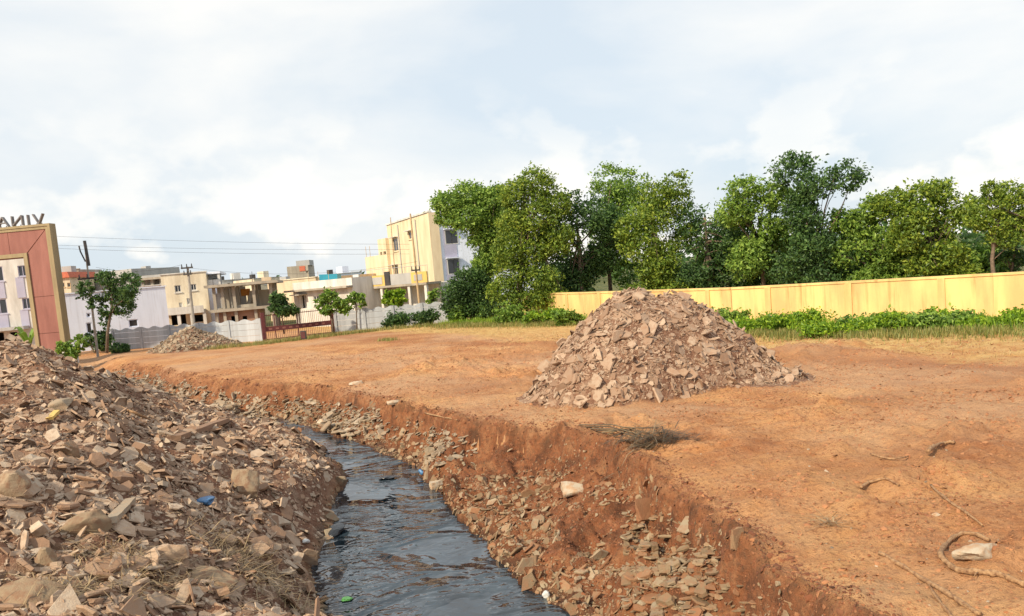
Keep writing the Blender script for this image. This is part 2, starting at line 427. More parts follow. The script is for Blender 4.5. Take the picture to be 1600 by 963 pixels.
for i, c in enumerate(crest):
    w = min(wright + [tuple(p) for p in tfloor], key=lambda q: (q[0]-c[0])**2 + (q[1]-c[1])**2)
    d = Vector((w[0]-c[0], w[1]-c[1])); d.normalize(); k = (.13, .55) if i < 9 else (.16, .62)
    if i >= 16: k = (.3, .3)
    cut.append((c[0]+d.x*k[0], c[1]+d.y*k[0], -k[1]))
V3 = crest + cut + wright + wleft + bed + tfloor + tmid + lip + heap + outer
E = []
def chain(l):
    s = V3.index(l[0]); E.extend((s + i, s + i + 1) for i in range(len(l) - 1))
for l in (crest, cut, wright, wleft, lip, tfloor): chain(l)
res = delaunay_2d_cdt([Vector(v[:2]) for v in V3], E, [], 0, 1e-5)
tv, tf, ov = res[0], res[2], res[3]
tz = []
for i, v in enumerate(tv):
    if ov[i]: tz.append(V3[ov[i][0]][2])
    else: tz.append(min(V3, key=lambda q: (q[0]-v.x)**2 + (q[1]-v.y)**2)[2])
def spaced(parts):
    out = []
    for a, b, d in parts: out += list(np.arange(a, b - 1e-6, d))
    return out
gxr = spaced(((0, 3.6, .05), (3.6, 12, .09), (12, 22, .2), (22, 42, .6))) + [42, 46, 52, 60, 80, 120, 200, 400, 900, 1800, 2900]
gx = np.array([-v for v in gxr[:0:-1]] + gxr)
gy = np.array([-15, -10, -5, 0] + spaced(((1, 5, .25), (5, 14, .05), (14, 22, .085), (22, 32, .15), (32, 64, .35))) + [64, 66, 70, 76, 85, 100, 130, 180, 300, 600, 1200, 2400, 3900])
GX, GY = np.meshgrid(gx, gy)
GXt, GYt = GX, GY
GX = GXt + np.where(np.abs(GXt) < 30, .24*fbm(GXt, GYt, .9, 4, 700, .6), 0); GY = GYt + np.where(GYt < 60, .24*fbm(GXt, GYt, .9, 4, 720, .6), 0)   # ragged edges
Z = np.zeros_like(GX)
for f in tf:
    a, b, c = [tv[i] for i in f]; za, zb, zc = [tz[i] for i in f]
    i0, i1 = np.searchsorted(gx, (min(a.x, b.x, c.x)-.3, max(a.x, b.x, c.x)+.3)); j0, j1 = np.searchsorted(gy, (min(a.y, b.y, c.y)-.3, max(a.y, b.y, c.y)+.3))
    if i1 <= i0 or j1 <= j0: continue
    X, Y = GX[j0:j1, i0:i1], GY[j0:j1, i0:i1]
    den = (b.y-c.y)*(a.x-c.x) + (c.x-b.x)*(a.y-c.y)
    if abs(den) < 1e-9: continue
    w0 = ((b.y-c.y)*(X-c.x) + (c.x-b.x)*(Y-c.y)) / den; w1 = ((c.y-a.y)*(X-c.x) + (a.x-c.x)*(Y-c.y)) / den; w2 = 1 - w0 - w1
    ins = (w0 >= -1e-6) & (w1 >= -1e-6) & (w2 >= -1e-6)
    Z[j0:j1, i0:i1][ins] = (w0*za + w1*zb + w2*zc)[ins]
def blur(A, n):
    for _ in range(n):
        P = np.pad(A, 1, mode='edge')
        A = (P[1:-1, 1:-1]*4 + P[:-2, 1:-1] + P[2:, 1:-1] + P[1:-1, :-2] + P[1:-1, 2:]) / 8
    return A
Z = blur(Z, 2)
def pdist(X, Y, line):                   # distance to a polyline and its side
    best = np.full(X.shape, 1e9); side = np.zeros(X.shape)
    for (ax, ay, _), (bx, by, _) in zip(line[:-1], line[1:]):
        dx, dy = bx-ax, by-ay; L2 = dx*dx+dy*dy
        t = np.clip(((X-ax)*dx + (Y-ay)*dy)/L2, 0, 1)
        d = np.hypot(X-ax-t*dx, Y-ay-t*dy); s = np.sign(dx*(Y-ay) - dy*(X-ax))
        m = d < best; best = np.where(m, d, best); side = np.where(m, s, side)
    return best, side
dC, sC = pdist(GX, GY, crest)            # the crest runs from far to near; negative side = field
dL, sL = pdist(GX, GY, wleft)
near = (GY < 62) & (GY > -12) & (np.abs(GX) < 44)
field_side = sC > 0
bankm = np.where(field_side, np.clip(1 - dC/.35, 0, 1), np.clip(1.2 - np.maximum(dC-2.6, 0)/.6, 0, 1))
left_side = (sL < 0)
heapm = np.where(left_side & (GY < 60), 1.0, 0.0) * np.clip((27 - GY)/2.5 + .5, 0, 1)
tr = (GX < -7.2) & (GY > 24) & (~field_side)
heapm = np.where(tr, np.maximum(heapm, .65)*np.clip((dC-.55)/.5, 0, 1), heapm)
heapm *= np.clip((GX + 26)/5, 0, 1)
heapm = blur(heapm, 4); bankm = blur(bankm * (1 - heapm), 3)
zn = np.zeros_like(Z)
gross = fbm(GX, GY, 1.6, 3, 5); fine = fbm(GX, GY, .42, 4, 21, .6); tiny = fbm(GX, GY, .16, 2, 40)
flat = np.clip(1 - heapm - bankm, 0, 1)
zn += heapm * (gross*.26 + fine*.13 + tiny*.05)
rid = 1 - np.abs(fbm(GX, GY, .9, 3, 60))*2
zn += bankm * (gross*.22 + fine*.26 + (rid-.5)*.17 + tiny*.09)
rut = fbm(GX*.35+GY*.2, GY*1.3, 2.2, 3, 80)
zn += flat * (gross*.065 + rut*.06 + fine*.05 + tiny*.030) * np.clip((70-GY)/40, 0, 1)
lumps = np.clip(fbm(GX, GY, 2.6, 2, 91) - .25, 0, 1) * np.clip(fbm(GX, GY, .5, 3, 95)+.3, 0, 1)
zn += flat * lumps * .6 * ((GX > -4) & (GY < 34) & (GX < 20))
Z = Z + np.where(near, zn, 0)
for px, py, rad, dz_ in ((1372,768,.33,-.17),(1400,752,.3,.10),(1340,800,.5,.06),(1300,645,.6,.14),(1235,655,.5,.10),(1460,650,.8,.10),(1420,725,.45,-.09),(1470,735,.5,.10),(1530,880,.45,.10),(1490,835,.35,-.06),
        (1310,690,.6,-.06),(1290,760,.6,.07),(1150,700,.7,.06),(1200,790,.4,.06),(1330,935,.5,.08),(720,570,.7,.12),(660,573,.5,.14),(1265,552,1.1,.22),(1380,556,.9,.12),(590,600,.4,.12)):
    q = at(px, py, 0); rr_ = np.hypot(GX-q.x, (GY-q.y)*.8)/rad
    Z = Z + dz_*np.exp(-rr_**2)*(1 + .9*fine)
for tl in ([at(1640, 640), at(1450, 610), at(1300, 596), at(1150, 560), at(900, 535), at(700, 528)], [at(1640, 760), at(1500, 700), at(1380, 655), at(1200, 668), at(1090, 690)], [at(900, 590), at(760, 572), at(600, 556), at(470, 545)]):
    dT = pdist(GX, GY, [tuple(p) for p in tl])[0] + .1*fbm(GX, GY, 1.2, 2, 610)
    for off_ in (.15, 1.0):
        e_ = np.abs(dT - off_); Z = Z + flat*(-.055*np.exp(-(e_/.13)**2) + .035*np.exp(-((e_-.24)/.09)**2))*(.6 + .8*gross)
# keep the stream bed under the water
inw = (sL > 0) & (pdist(GX, GY, wright)[1] < 0) & (np.maximum(dL, 0) > .05) & (GY < 28)
Z = np.where(inw, np.minimum(Z, wz(GY) - .03 - .2*np.clip(dL, 0, 1)), Z)
Z = np.where(~inw & near & (GY < 29), np.maximum(Z, wz(GY) + .015), Z)
bl = GY - (38.5 - 1.5*GX)
GX, GY = GXt, GYt
dry = np.clip((bl + 5*fbm(GX, GY, 4, 4, 33))/3.5, 0, 1) * (.8 + .5*fbm(GX*.4, GY, 3, 4, 34))
dry = np.clip(dry, 0, 1) * flat
red = np.exp(-((bl + 2.2 + 3*fbm(GX, GY, 5, 3, 36))/1.9)**2) * .9
red = np.maximum(red, np.clip(fbm(GX*.5, GY, 3.4, 4, 37)*2.4 - .45, 0, .9))
red = np.clip(red, 0, 1) * flat * (GY < 60)

def hz(x, y):                            # terrain height
    x, y = np.asarray(x, float), np.asarray(y, float)
    i = np.clip(np.searchsorted(gx, x) - 1, 0, len(gx)-2); j = np.clip(np.searchsorted(gy, y) - 1, 0, len(gy)-2)
    u = (x-gx[i])/(gx[i+1]-gx[i]); v = (y-gy[j])/(gy[j+1]-gy[j])
    return Z[j, i]*(1-u)*(1-v) + Z[j, i+1]*u*(1-v) + Z[j+1, i]*(1-u)*v + Z[j+1, i+1]*u*v
def fld(A, x, y):
    i = np.clip(np.searchsorted(gx, x), 0, len(gx)-1); j = np.clip(np.searchsorted(gy, y), 0, len(gy)-1)
    return A[j, i]
def nrm(x, y, h=hz, e=.12):
    nx, ny = -(h(x+e, y)-h(x-e, y))/(2*e), -(h(x, y+e)-h(x, y-e))/(2*e)
    n = np.stack([nx, ny, np.ones_like(nx)], -1)
    return n / np.linalg.norm(n, axis=-1, keepdims=True)
def hit(px, py, h=hz):                   # where the line of sight meets the terrain
    d = ray(px, py)
    t = np.linspace(5, 75, 9000) / d.y
    x, y, z = d.x*t, d.y*t, CAM_H + d.z*t
    k = np.nonzero(z < h(x, y))[0]
    k = k[0] if len(k) else len(t)-1
    return Vector((x[k], y[k], z[k]))

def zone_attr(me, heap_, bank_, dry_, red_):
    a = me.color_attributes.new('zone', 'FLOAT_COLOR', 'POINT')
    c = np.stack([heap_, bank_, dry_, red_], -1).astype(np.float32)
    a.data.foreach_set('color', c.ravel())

ny_, nx_ = Z.shape
idx = np.arange(ny_*nx_).reshape(ny_, nx_)
quads = np.stack([idx[:-1, :-1], idx[:-1, 1:], idx[1:, 1:], idx[1:, :-1]], -1).reshape(-1, 4)
is_heap = (left_side & (GY < 30) & (GY > 0) & (GX > -22) & ~((GX < -7.2) & (GY > 27)))[:-1, :-1].ravel()
allv = np.stack([GX, GY, Z], -1).reshape(-1, 3)
def submesh(name, sel):
    q = quads[sel]; used = np.unique(q); mp_ = np.full(len(allv), -1); mp_[used] = np.arange(len(used))
    me = mesh_np(name, allv[used], mp_[q], M['soil'], True)
    zone_attr(me, heapm.ravel()[used], bankm.ravel()[used], dry.ravel()[used], red.ravel()[used])
    return me
ground = link('ground', submesh('ground', ~is_heap)); ground['kind'] = 'structure'
wx = np.linspace(-10, 4.5, 2); wy = np.linspace(1, 29, 2)
water = link('ditch_water', mesh_np('ditch_water', [(-11, .5, wz(.5)), (3.6, .5, wz(.5)), (3.6, 28.4, wz(28.4)), (-11, 28.4, wz(28.4))], [(0, 1, 2, 3)], M['water']))
water['kind'] = 'structure'

# ------------------------------------------------------------------ broken stone
def slab_mesh(i, kind):
    rg = random.Random(100 + i)
    n = rg.choice((4, 5, 5, 6, 7))
    el = rg.uniform(.45, 1.0) if kind != 'sliver' else rg.uniform(.16, .3)
    th = {'slab': rg.uniform(.06, .15), 'block': rg.uniform(.24, .42), 'sliver': rg.uniform(.07, .14)}[kind]
    ang = sorted((k + rg.uniform(-.36, .36)) * 2*math.pi/n for k in range(n))
    lo, hi, mid = [], [], []
    for a in ang:
        r = rg.uniform(.36, .54)
        x, y = r*math.cos(a), r*math.sin(a)*el
        mid.append((x, y, rg.uniform(-.15, .15)*th))
        k = rg.uniform(.84, .98)
        hi.append((x*k + rg.uniform(-.02, .02), y*k + rg.uniform(-.02, .02)*el, th*(.5 + rg.uniform(-.16, .10))))
        lo.append((x*rg.uniform(.8, .97), y*rg.uniform(.8, .97), -th*(.5 + rg.uniform(-.15, .1))))
    v = lo + mid + hi
    f = []
    for j in range(n):
        k = (j+1) % n
        f += [(j, k, n+k, n+j), (n+j, n+k, 2*n+k, 2*n+j)]
    v += [(0, 0, th*.5*rg.uniform(.85, 1.15)), (0, 0, -th*.5)]
    for j in range(n):
        k = (j+1) % n
        f += [(2*n+j, 2*n+k, 3*n), (k, j, 3*n+1)]
    return v, f
KINDS = ['slab']*12 + ['block']*6 + ['sliver']*5
SLABS = [slab_mesh(i, k) for i, k in enumerate(KINDS)]
TRIS = []
for v, f in SLABS:
    n = (len(v) - 2)//3; vv_ = v[:n] + v[2*n:3*n]; t = []      # the same stone without its middle ring
    for j in range(n):
        k = (j+1) % n; t += [(j, k, n+k), (j, n+k, n+j)]
    for j in range(1, n-1): t += [(n, n+j, n+j+1)]
    TRIS.append((np.array(vv_), np.array(t)))
CH_V = np.array([(-.5, -.3, -.05), (.42, -.45, .03), (.5, .36, -.06), (-.36, .45, .04), (.05, -.04, .3), (0, 0, -.2)])   # a chip or clod
CH_F = np.array([(0, 1, 4), (1, 2, 4), (2, 3, 4), (3, 0, 4), (0, 5, 1), (2, 5, 3)])

def rot_from(n, spin, tilt, tdir):
    """matrices (k,3,3): z axis along a normal tilted at random, spun about it"""
    n = n + np.stack([np.cos(tdir)*np.tan(tilt), np.sin(tdir)*np.tan(tilt), np.zeros_like(tilt)], -1)
    n /= np.linalg.norm(n, axis=-1, keepdims=True)
    s = np.stack([np.cos(spin), np.sin(spin), np.zeros_like(spin)], -1)
    x = s - n*np.sum(s*n, -1, keepdims=True); x /= np.linalg.norm(x, axis=-1, keepdims=True)
    y = np.cross(n, x)
    return np.stack([x, y, n], -1)

MESHPOOL = {}
def pool(i, key):
    if (i, key) not in MESHPOOL:
        v, f = SLABS[i]; me = bpy.data.meshes.new('stone'); me.from_pydata(v, [], f); me.update(); me.materials.append(M['stone_' + key]); MESHPOOL[(i, key)] = me
    return MESHPOOL[(i, key)]

def rubble(parent, key, pos, size, nr, h=hz, n_ind=300, tiltmax=.6, sink=.15, chips=None, stuffname='rubble_fragments', shape_w=None, steep=None):
    """lays stones on a surface: the largest in view as parts, the rest as one stuff part"""
    k = len(pos)
    tilt = np.abs(RNG.normal(0, tiltmax, k)).clip(0, 1.35)
    mats = rot_from(nr, RNG.uniform(0, 6.283, k), tilt, RNG.uniform(0, 6.283, k))
    which = RNG.choice(len(SLABS), k, p=shape_w)
    sc = np.stack([size*RNG.uniform(.85, 1.2, k), size*RNG.uniform(.8, 1.15, k), size*RNG.uniform(.75, 1.25, k)], -1)
    p = pos + nr*(size*(.02 + .28*np.sin(tilt)) - size*sink*.5)[:, None]
    px, py, w = project(p)
    vis = (px > -30) & (px < 1630) & (py > 0) & (py < 990) & (w > 1)
    rank = np.where(vis, size / np.maximum(w, 1), 0)
    order = np.argsort(-rank); ind = set(order[:n_ind].tolist())
    for i in order[:n_ind]:
        o = bpy.data.objects.new('stone_slab' if KINDS[which[i]] != 'block' else 'stone_block', pool(int(which[i]), key)); COL.objects.link(o)
        o.matrix_world = Matrix.Translation(p[i]) @ Matrix(mats[i].tolist()).to_4x4() @ Matrix.Diagonal((*sc[i], 1)); o.parent = parent
    vs_, fs_, off = [], [], 0
    for s in range(len(SLABS)):
        sel = np.array([i for i in np.nonzero(which == s)[0] if i not in ind], int)
        if not len(sel): continue
        bv, bf = TRIS[s]
        vv = np.einsum('kij,kvj->kvi', mats[sel], bv[None]*sc[sel][:, None]) + p[sel][:, None]
        vs_.append(vv.reshape(-1, 3)); fs_.append((bf[None] + (np.arange(len(sel))*len(bv))[:, None, None]).reshape(-1, 3) + off); off += len(sel)*len(bv)
    if chips is not None:
        cp, cs, cn = chips; k = len(cp)
        mats = rot_from(cn, RNG.uniform(0, 6.283, k), np.abs(RNG.normal(0, .5, k)).clip(0, 1.3), RNG.uniform(0, 6.283, k))
        sc = np.stack([cs*RNG.uniform(.6, 1.4, k), cs*RNG.uniform(.5, 1.1, k), cs*RNG.uniform(.4, 1.2, k)], -1)
        vv = np.einsum('kij,kvj->kvi', mats, CH_V[None]*sc[:, None]) + cp[:, None]
        vs_.append(vv.reshape(-1, 3)); fs_.append((CH_F[None] + (np.arange(k)*6)[:, None, None]).reshape(-1, 3) + off)
    o = link(stuffname, mesh_np(stuffname, np.concatenate(vs_), np.concatenate(fs_), M['frag_' + key]), parent); o['kind'] = 'stuff'
    return o

def sample(n, x0, x1, y0, y1, dens, grow=1.0):
    """random ground points kept with probability dens(x, y); denser towards the camera"""
    out = []
    tot = 0
    while tot < n:
        x = RNG.uniform(x0, x1, 40000); u = RNG.uniform(0, 1, 40000)
        y = y0 * (y1/y0)**u if grow else RNG.uniform(y0, y1, 40000)
        keep = RNG.uniform(0, 1, 40000) < dens(x, y)
        px, py, w = project(np.stack([x, y, hz(x, y)], -1)); keep &= (px > -120) & (px < 1720) & (py < 1040)
        out.append(np.stack([x[keep], y[keep]], -1)); tot += keep.sum()
        if len(out) > 400: break
    a = np.concatenate(out)[:n]
    return a[:, 0], a[:, 1]
def psize(n, lo, hi, p=2.2): return lo * (1 - RNG.uniform(0, 1, n)*(1 - (hi/lo)**(-p)))**(-1/p)

# --- the long heap on the left of the ditch
heap_t = thing('rubble_heap', 'long heap of broken stone slabs and reddish soil left of the ditch', 'rubble heap')
link('soil_core', submesh('soil_core', is_heap), heap_t)
hd = lambda x, y: fld(heapm, x, y) * (fld(is_heap.reshape(ny_-1, nx_-1), np.minimum(x, gx[-2]), np.minimum(y, gy[-2])) > 0) * (.5 + .5*(fbm(x, y, 1.2, 3, 77) > -.2)) * np.where(hz(x, y) > wz(y)+.3, 1, .3)
x, y = sample(38000, -16, 0, 6, 28, hd)
cx, cy = sample(26000, -16, 0, 6, 27, lambda a, b: (fld(heapm, a, b) > .5) & (fld(is_heap.reshape(ny_-1, nx_-1), np.minimum(a, gx[-2]), np.minimum(b, gy[-2])) > 0))
W_SL = np.array([1.2]*12 + [.35]*6 + [1.6]*5); W_SL /= W_SL.sum(); W_MD = np.array([1.2]*12 + [.08]*6 + [1.6]*5); W_MD /= W_MD.sum()
rubble(heap_t, 'heap', np.stack([x, y, hz(x, y)], -1), psize(len(x), .055, .44, 1.75), nrm(x, y), tiltmax=.48, sink=.08, shape_w=W_SL,
       chips=(np.stack([cx, cy, hz(cx, cy)], -1), psize(len(cx), .018, .06), nrm(cx, cy)))

# --- the dry upper end of the ditch, filled with rubble
fill_t = thing('ditch_rubble', 'loose rubble filling the dry far end of the ditch', 'rubble')
td = lambda x, y: ((x < -7.0) & (fld(sC, x, y) < 0) & (y > 25) & (x > -24)) * 1.0
x, y = sample(5000, -24, -7, 25, 52, td)
rubble(fill_t, 'grey', np.stack([x, y, hz(x, y)], -1), psize(len(x), .10, .55, 2.0), nrm(x, y), n_ind=120, tiltmax=.5)

# --- the ditch bank on the right: stones set in the cut face, belonging to the ground
bd = lambda x, y: (fld(sC, x, y) < 0) * (fld(sL, x, y) > 0) * (hz(x, y) > wz(y)+.01) * np.clip(.06 + .55*(fbm(x, y, 1.1, 3, 140) > .2) + 1.0*(hz(x, y) < wz(y)+.36), 0, 1)
x, y = sample(6000, -9, 5, 6.5, 30, bd)
cx, cy = sample(9000, -9, 5, 6.5, 30, bd)
rubble(ground, 'bank', np.stack([x, y, hz(x, y)], -1), psize(len(x), .05, .40, 1.9), nrm(x, y), tiltmax=.5, sink=.2, shape_w=W_SL, stuffname='bank_fragments',
       chips=(np.stack([cx, cy, hz(cx, cy)], -1), psize(len(cx), .015, .05), nrm(cx, cy)))

def sd(x, y):
    px, py, w = project(np.stack([x, y, hz(x, y)], -1))
    near_ = (px > 975) & (px < 1200) & (py > 800) & (px - 960 > (py - 960)*.2)
    return (fld(sC, x, y) < 0) * ((fld(sL, x, y) > 0) | ((x < -6.5) & (fld(dC, x, y) < .9))) * (hz(x, y) > wz(y)+.05) * (hz(x, y) < -.32) * np.where(y < 14, near_*1.0, (y > 20.5)*.8*(fbm(x, y, 2.0, 2, 170) > -.1))
strata = thing('rubble_layer', 'layer of packed flat stones exposed in the near right bank face', 'rubble')
x, y = sample(2600, -24, 5, 6.5, 50, sd)
rubble(strata, 'bank', np.stack([x, y, hz(x, y)+.02], -1), psize(len(x), .07, .36, 1.9), nrm(x, y)*.15 + np.array([0, 0, .85]), tiltmax=.3, sink=.1, n_ind=240, shape_w=W_SL, stuffname='layer_fragments')

fs = lambda x, y: (fld(sC, x, y) < 0) * (fld(dC, x, y) < 1.3) * (hz(x, y) < -.36) * (hz(x, y) > np.maximum(wz(y)+.03, -1.0)) * np.clip(.25 + (fbm(x, y, 1.6, 2, 171) > -.15), 0, 1)
x, y = sample(3200, -23, -1, 17.5, 48, fs)
far_layer = thing('rubble_layer', 'band of grey packed stones low in the far bank face', 'rubble')
rubble(far_layer, 'grey', np.stack([x, y, hz(x, y)+.02], -1), psize(len(x), .09, .5, 2.0), nrm(x, y)*.35 + np.array([0, 0, .65]), tiltmax=.35, sink=.05, n_ind=160, shape_w=W_SL, stuffname='layer_fragments')

# --- soil clods and gravel on the open field
fd = lambda x, y: fld(flat, x, y) * (fld(sC, x, y) > 0) * np.clip(.25 + 1.2*(fbm(x, y, 1.1, 3, 160) > .1), 0, 1)
x, y = sample(50000, -14, 20, 6.2, 40, fd)
k = len(x); cs = psize(k, .018, .085, 2.6) * (1 + .02*y)
mats = rot_from(nrm(x, y), RNG.uniform(0, 6.283, k), np.abs(RNG.normal(0, .5, k)).clip(0, 1.3), RNG.uniform(0, 6.283, k))
sc = np.stack([cs, cs*.85, cs*.8], -1)
vv = np.einsum('kij,kvj->kvi', mats, CH_V[None]*sc[:, None]) + np.stack([x, y, hz(x, y)], -1)[:, None]
cl_o = link('soil_clods', mesh_np('soil_clods', vv.reshape(-1, 3), (CH_F[None] + (np.arange(k)*6)[:, None, None]).reshape(-1, 3), M['clod'], True), ground); cl_o['kind'] = 'stuff'

def clods(name, x, y, cs, mat):
    k = len(x); mats = rot_from(nrm(x, y), RNG.uniform(0, 6.283, k), np.abs(RNG.normal(0, .6, k)).clip(0, 1.3), RNG.uniform(0, 6.283, k))
    vv = np.einsum('kij,kvj->kvi', mats, CH_V[None]*np.stack([cs, cs*.85, cs*.85], -1)[:, None]) + np.stack([x, y, hz(x, y)], -1)[:, None]
    o = link(name, mesh_np(name, vv.reshape(-1, 3), (CH_F[None] + (np.arange(k)*6)[:, None, None]).reshape(-1, 3), M[mat], True), ground); o['kind'] = 'stuff'
x, y = sample(20000, -24, 5, 6.5, 52, lambda x, y: ((fld(sC, x, y) < 0) | (fld(dC, x, y) < .5)) * ((fld(sL, x, y) > 0) | ((x < -6.5) & (y > 24) & (fld(dC, x, y) < 1.2))) * (hz(x, y) > wz(y)+.1) * 1.0)
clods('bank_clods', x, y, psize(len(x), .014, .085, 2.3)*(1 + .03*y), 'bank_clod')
x, y = sample(900, -12, 18, 6.5, 40, lambda x, y: (fld(flat, x, y) > .8) * (fld(sC, x, y) > 0) * 1.0)
clods('pale_pebbles', x, y, psize(len(x), .02, .09, 2.2), 'frag_grey')

# --- the steep mound in the field
MC = atd(1010, 560, 21.4)
MX, MY = MC.x, 21.4
def hm(x, y):
    x, y = np.asarray(x, float), np.asarray(y, float)
    dx, dy = x - MX, (y - MY)*1.12
    a = np.arctan2(dy, dx)
    rr = np.hypot(dx, dy) / (3.3 + .30*np.sin(a*2+.6) + .22*np.sin(a*3+1.8))
    z = 2.5*np.clip(1 - np.clip(rr, 0, 2)**1.65, 0, 1)*(1 - .10*np.exp(-((x-MX-.35)/.5)**2)*np.exp(-((y-MY)/.8)**2))
    rr2 = np.hypot((x-MX-2.2), (y-MY+.5)*1.2) / 2.1
    z2 = .75*np.clip(1 - rr2, 0, 1)**1.3; z = np.sqrt(z*z + z2*z2)
    rr3 = np.hypot((x-MX+2.3), (y-MY+.9)*1.1) / 1.3
    z = np.maximum(z, .5*np.clip(1 - rr3, 0, 1))
    return z + fbm(x, y, 1.5, 4, 200)*.34*np.clip(z*1.6, 0, 1) + hz(x, y) - .04*(z < .01)
mound_t = thing('rubble_mound', 'steep cone of pale broken stone slabs standing on the red field', 'rubble mound')
mx, my = np.meshgrid(np.linspace(MX-4.8, MX+5.2, 130), np.linspace(MY-4.4, MY+4.4, 120))
mz = hm(mx, my); mi = np.arange(mx.size).reshape(mx.shape)
me = mesh_np('soil_core', np.stack([mx, my, mz], -1).reshape(-1, 3), np.stack([mi[:-1, :-1], mi[:-1, 1:], mi[1:, 1:], mi[1:, :-1]], -1).reshape(-1, 4), M['soil'], True)
on = (mz - hz(mx, my) > .0).astype(float).ravel(); zone_attr(me, on, on*0, on*0, on*0)
link('soil_core', me, mound_t)
def mound_pts(n, thr):
    x = RNG.uniform(MX-4.9, MX+5.3, n*4); y = RNG.uniform(MY-4.4, MY+2.5, n*4)
    g = hm(x, y) - hz(x, y); keep = (g > thr) | ((g > -.02) & (RNG.uniform(0, 1, n*4) < .10) & (np.hypot(x-MX, y-MY) < 5.0))
    return x[keep][:n], y[keep][:n]
x, y = mound_pts(9000, .06); cx, cy = mound_pts(12000, .05)
rubble(mound_t, 'mound', np.stack([x, y, hm(x, y)], -1), psize(len(x), .07, .58, 1.75), nrm(x, y, hm), h=hm, tiltmax=.5, shape_w=W_MD,
       chips=(np.stack([cx, cy, hm(cx, cy)], -1), psize(len(cx), .03, .085), nrm(cx, cy, hm)))

# --- the small mound far off by the compound wall
FC = at(300, 545, 0)
def hf(x, y):
    rr = np.hypot((np.asarray(x)-FC.x)*.82, (np.asarray(y)-FC.y)*1.0)/(2.55 + .3*np.sin(3*np.arctan2(np.asarray(y)-FC.y, np.asarray(x)-FC.x)))
    return 1.5*np.clip(1-rr, 0, 1)**1.05*(1+.25*fbm(x, y, 1.0, 3, 301)) + hz(x, y) - .03
far_t = thing('rubble_mound', 'small pale gravel mound in front of the grey precast wall', 'rubble mound')
mx, my = np.meshgrid(np.linspace(FC.x-4, FC.x+4, 70), np.linspace(FC.y-4, FC.y+4, 70)); mz = hf(mx, my); mi = np.arange(mx.size).reshape(mx.shape)
me = mesh_np('soil_core', np.stack([mx, my, mz], -1).reshape(-1, 3), np.stack([mi[:-1, :-1], mi[:-1, 1:], mi[1:, 1:], mi[1:, :-1]], -1).reshape(-1, 4), M['soil'], True)
zone_attr(me, np.ones(mx.size), np.zeros(mx.size), np.zeros(mx.size), np.zeros(mx.size)); link('soil_core', me, far_t)
x = RNG.uniform(FC.x-3.6, FC.x+3.6, 9000); y = RNG.uniform(FC.y-3.4, FC.y+2.4, 9000); kp = (hf(x, y)-hz(x, y) > .03); x, y = x[kp][:2600], y[kp][:2600]
rubble(far_t, 'grey', np.stack([x, y, hf(x, y)], -1), psize(len(x), .10, .42, 2.2), nrm(x, y, hf), n_ind=60, tiltmax=.6)

# ------------------------------------------------------------------ single stones and litter
def boulder(name, label, px, py, wpx, asp, hgt, rz, mat, seed, flatness=.0, sink=.25, h=hz, tilt=(0, 0), cat='stone', grp=None):
    """a worn angular stone: a cube cut finer, with its corners taken off and its faces dented"""
    p = hit(px, py, h); s = wpx * p.y / FPX * .9
    import bmesh
    bm = bmesh.new(); bmesh.ops.create_cube(bm, size=1.0)
    bmesh.ops.subdivide_edges(bm, edges=bm.edges[:], cuts=9, use_grid_fill=True)
    rg = random.Random(seed)
    planes = [(Vector((rg.uniform(-1, 1), rg.uniform(-1, 1), rg.uniform(-.6, 1))).normalized(), rg.uniform(.36, .56)) for _ in range(int(14 - 11*flatness))]
    for v in bm.verts:
        c = v.co; r = c.length; c = c.lerp(c.normalized()*.56, .40 - .3*flatness)
        for n, d in planes:
            q = c.dot(n)
            if q > d: c = c - n*(q - d)
        off_ = Vector((seed*3.1, seed*1.7, 0)); c = c + c.normalized()*(noise.fractal(c*2.6 + off_, .8, 2.1, 5)*.055 + noise.noise(c*1.3 + off_)*.07)
        v.co = Vector((c.x*s, c.y*s*asp, c.z*s*hgt))
    me = bpy.data.meshes.new(name); bm.to_mesh(me); bm.free(); me.materials.append(M[mat])
    me.polygons.foreach_set('use_smooth', [True]*len(me.polygons)); me.set_sharp_from_angle(angle=R(38))
    o = link(name, me); o.location = p + Vector((0, 0, s*hgt*(.5-sink))); o.rotation_euler = (tilt[0], tilt[1], rz)
    return tag(o, label, cat, grp)
boulder('boulder', 'rounded brown boulder at the left edge of the rubble heap', 20, 765, 62, .8, .72, .2, 'boulder', 1)
boulder('boulder', 'log shaped rounded brown boulder lying askew on the rubble heap', 136, 832, 78, .62, .6, .75, 'boulder', 2, tilt=(.1, -.35))
boulder('flat_rock', 'broad flat tan rock in the lower left corner', 42, 948, 110, .8, .36, .1, 'boulder', 3, .4, tilt=(.35, .05))
boulder('flat_rock', 'split flat tan rock low on the heap near the water', 328, 915, 84, .7, .30, -.3, 'boulder', 4, .6, tilt=(.3, .15))
boulder('stone_block', 'squared pale stone block among dry stalks on the heap', 262, 872, 66, .5, .5, .4, 'stone_heap', 5, .8, tilt=(.1, -.2))
boulder('stone_block', 'upright reddish stone block in the lower left of the heap', 73, 888, 36, .7, 1.25, .2, 'boulder', 6, .5, sink=.15)
boulder('flat_rock', 'tall tan slab leaning on the heap above the ditch', 384, 770, 46, .45, 1.1, .3, 'boulder', 7, .7, tilt=(-.35, .2), sink=.2)
boulder('flat_rock', 'pale rounded rock high on the left heap', 96, 637, 40, .7, .5, .1, 'stone_grey', 8, .3)
boulder('flat_rock', 'brown wedge of rock left of the rubble heap middle', 106, 712, 34, .8, .95, .5, 'boulder', 9, .3)
boulder('flat_rock', 'large pale flat rock on the red ditch bank', 897, 770, 42, .7, .42, .1, 'white_rock', 10, .6, tilt=(.3, 0), sink=.1)
boulder('flat_rock', 'grey tilted slab jutting from the bank edge', 1012, 805, 52, .35, .75, .5, 'stone_bank', 11, .8, tilt=(-.5, .1), sink=.25)
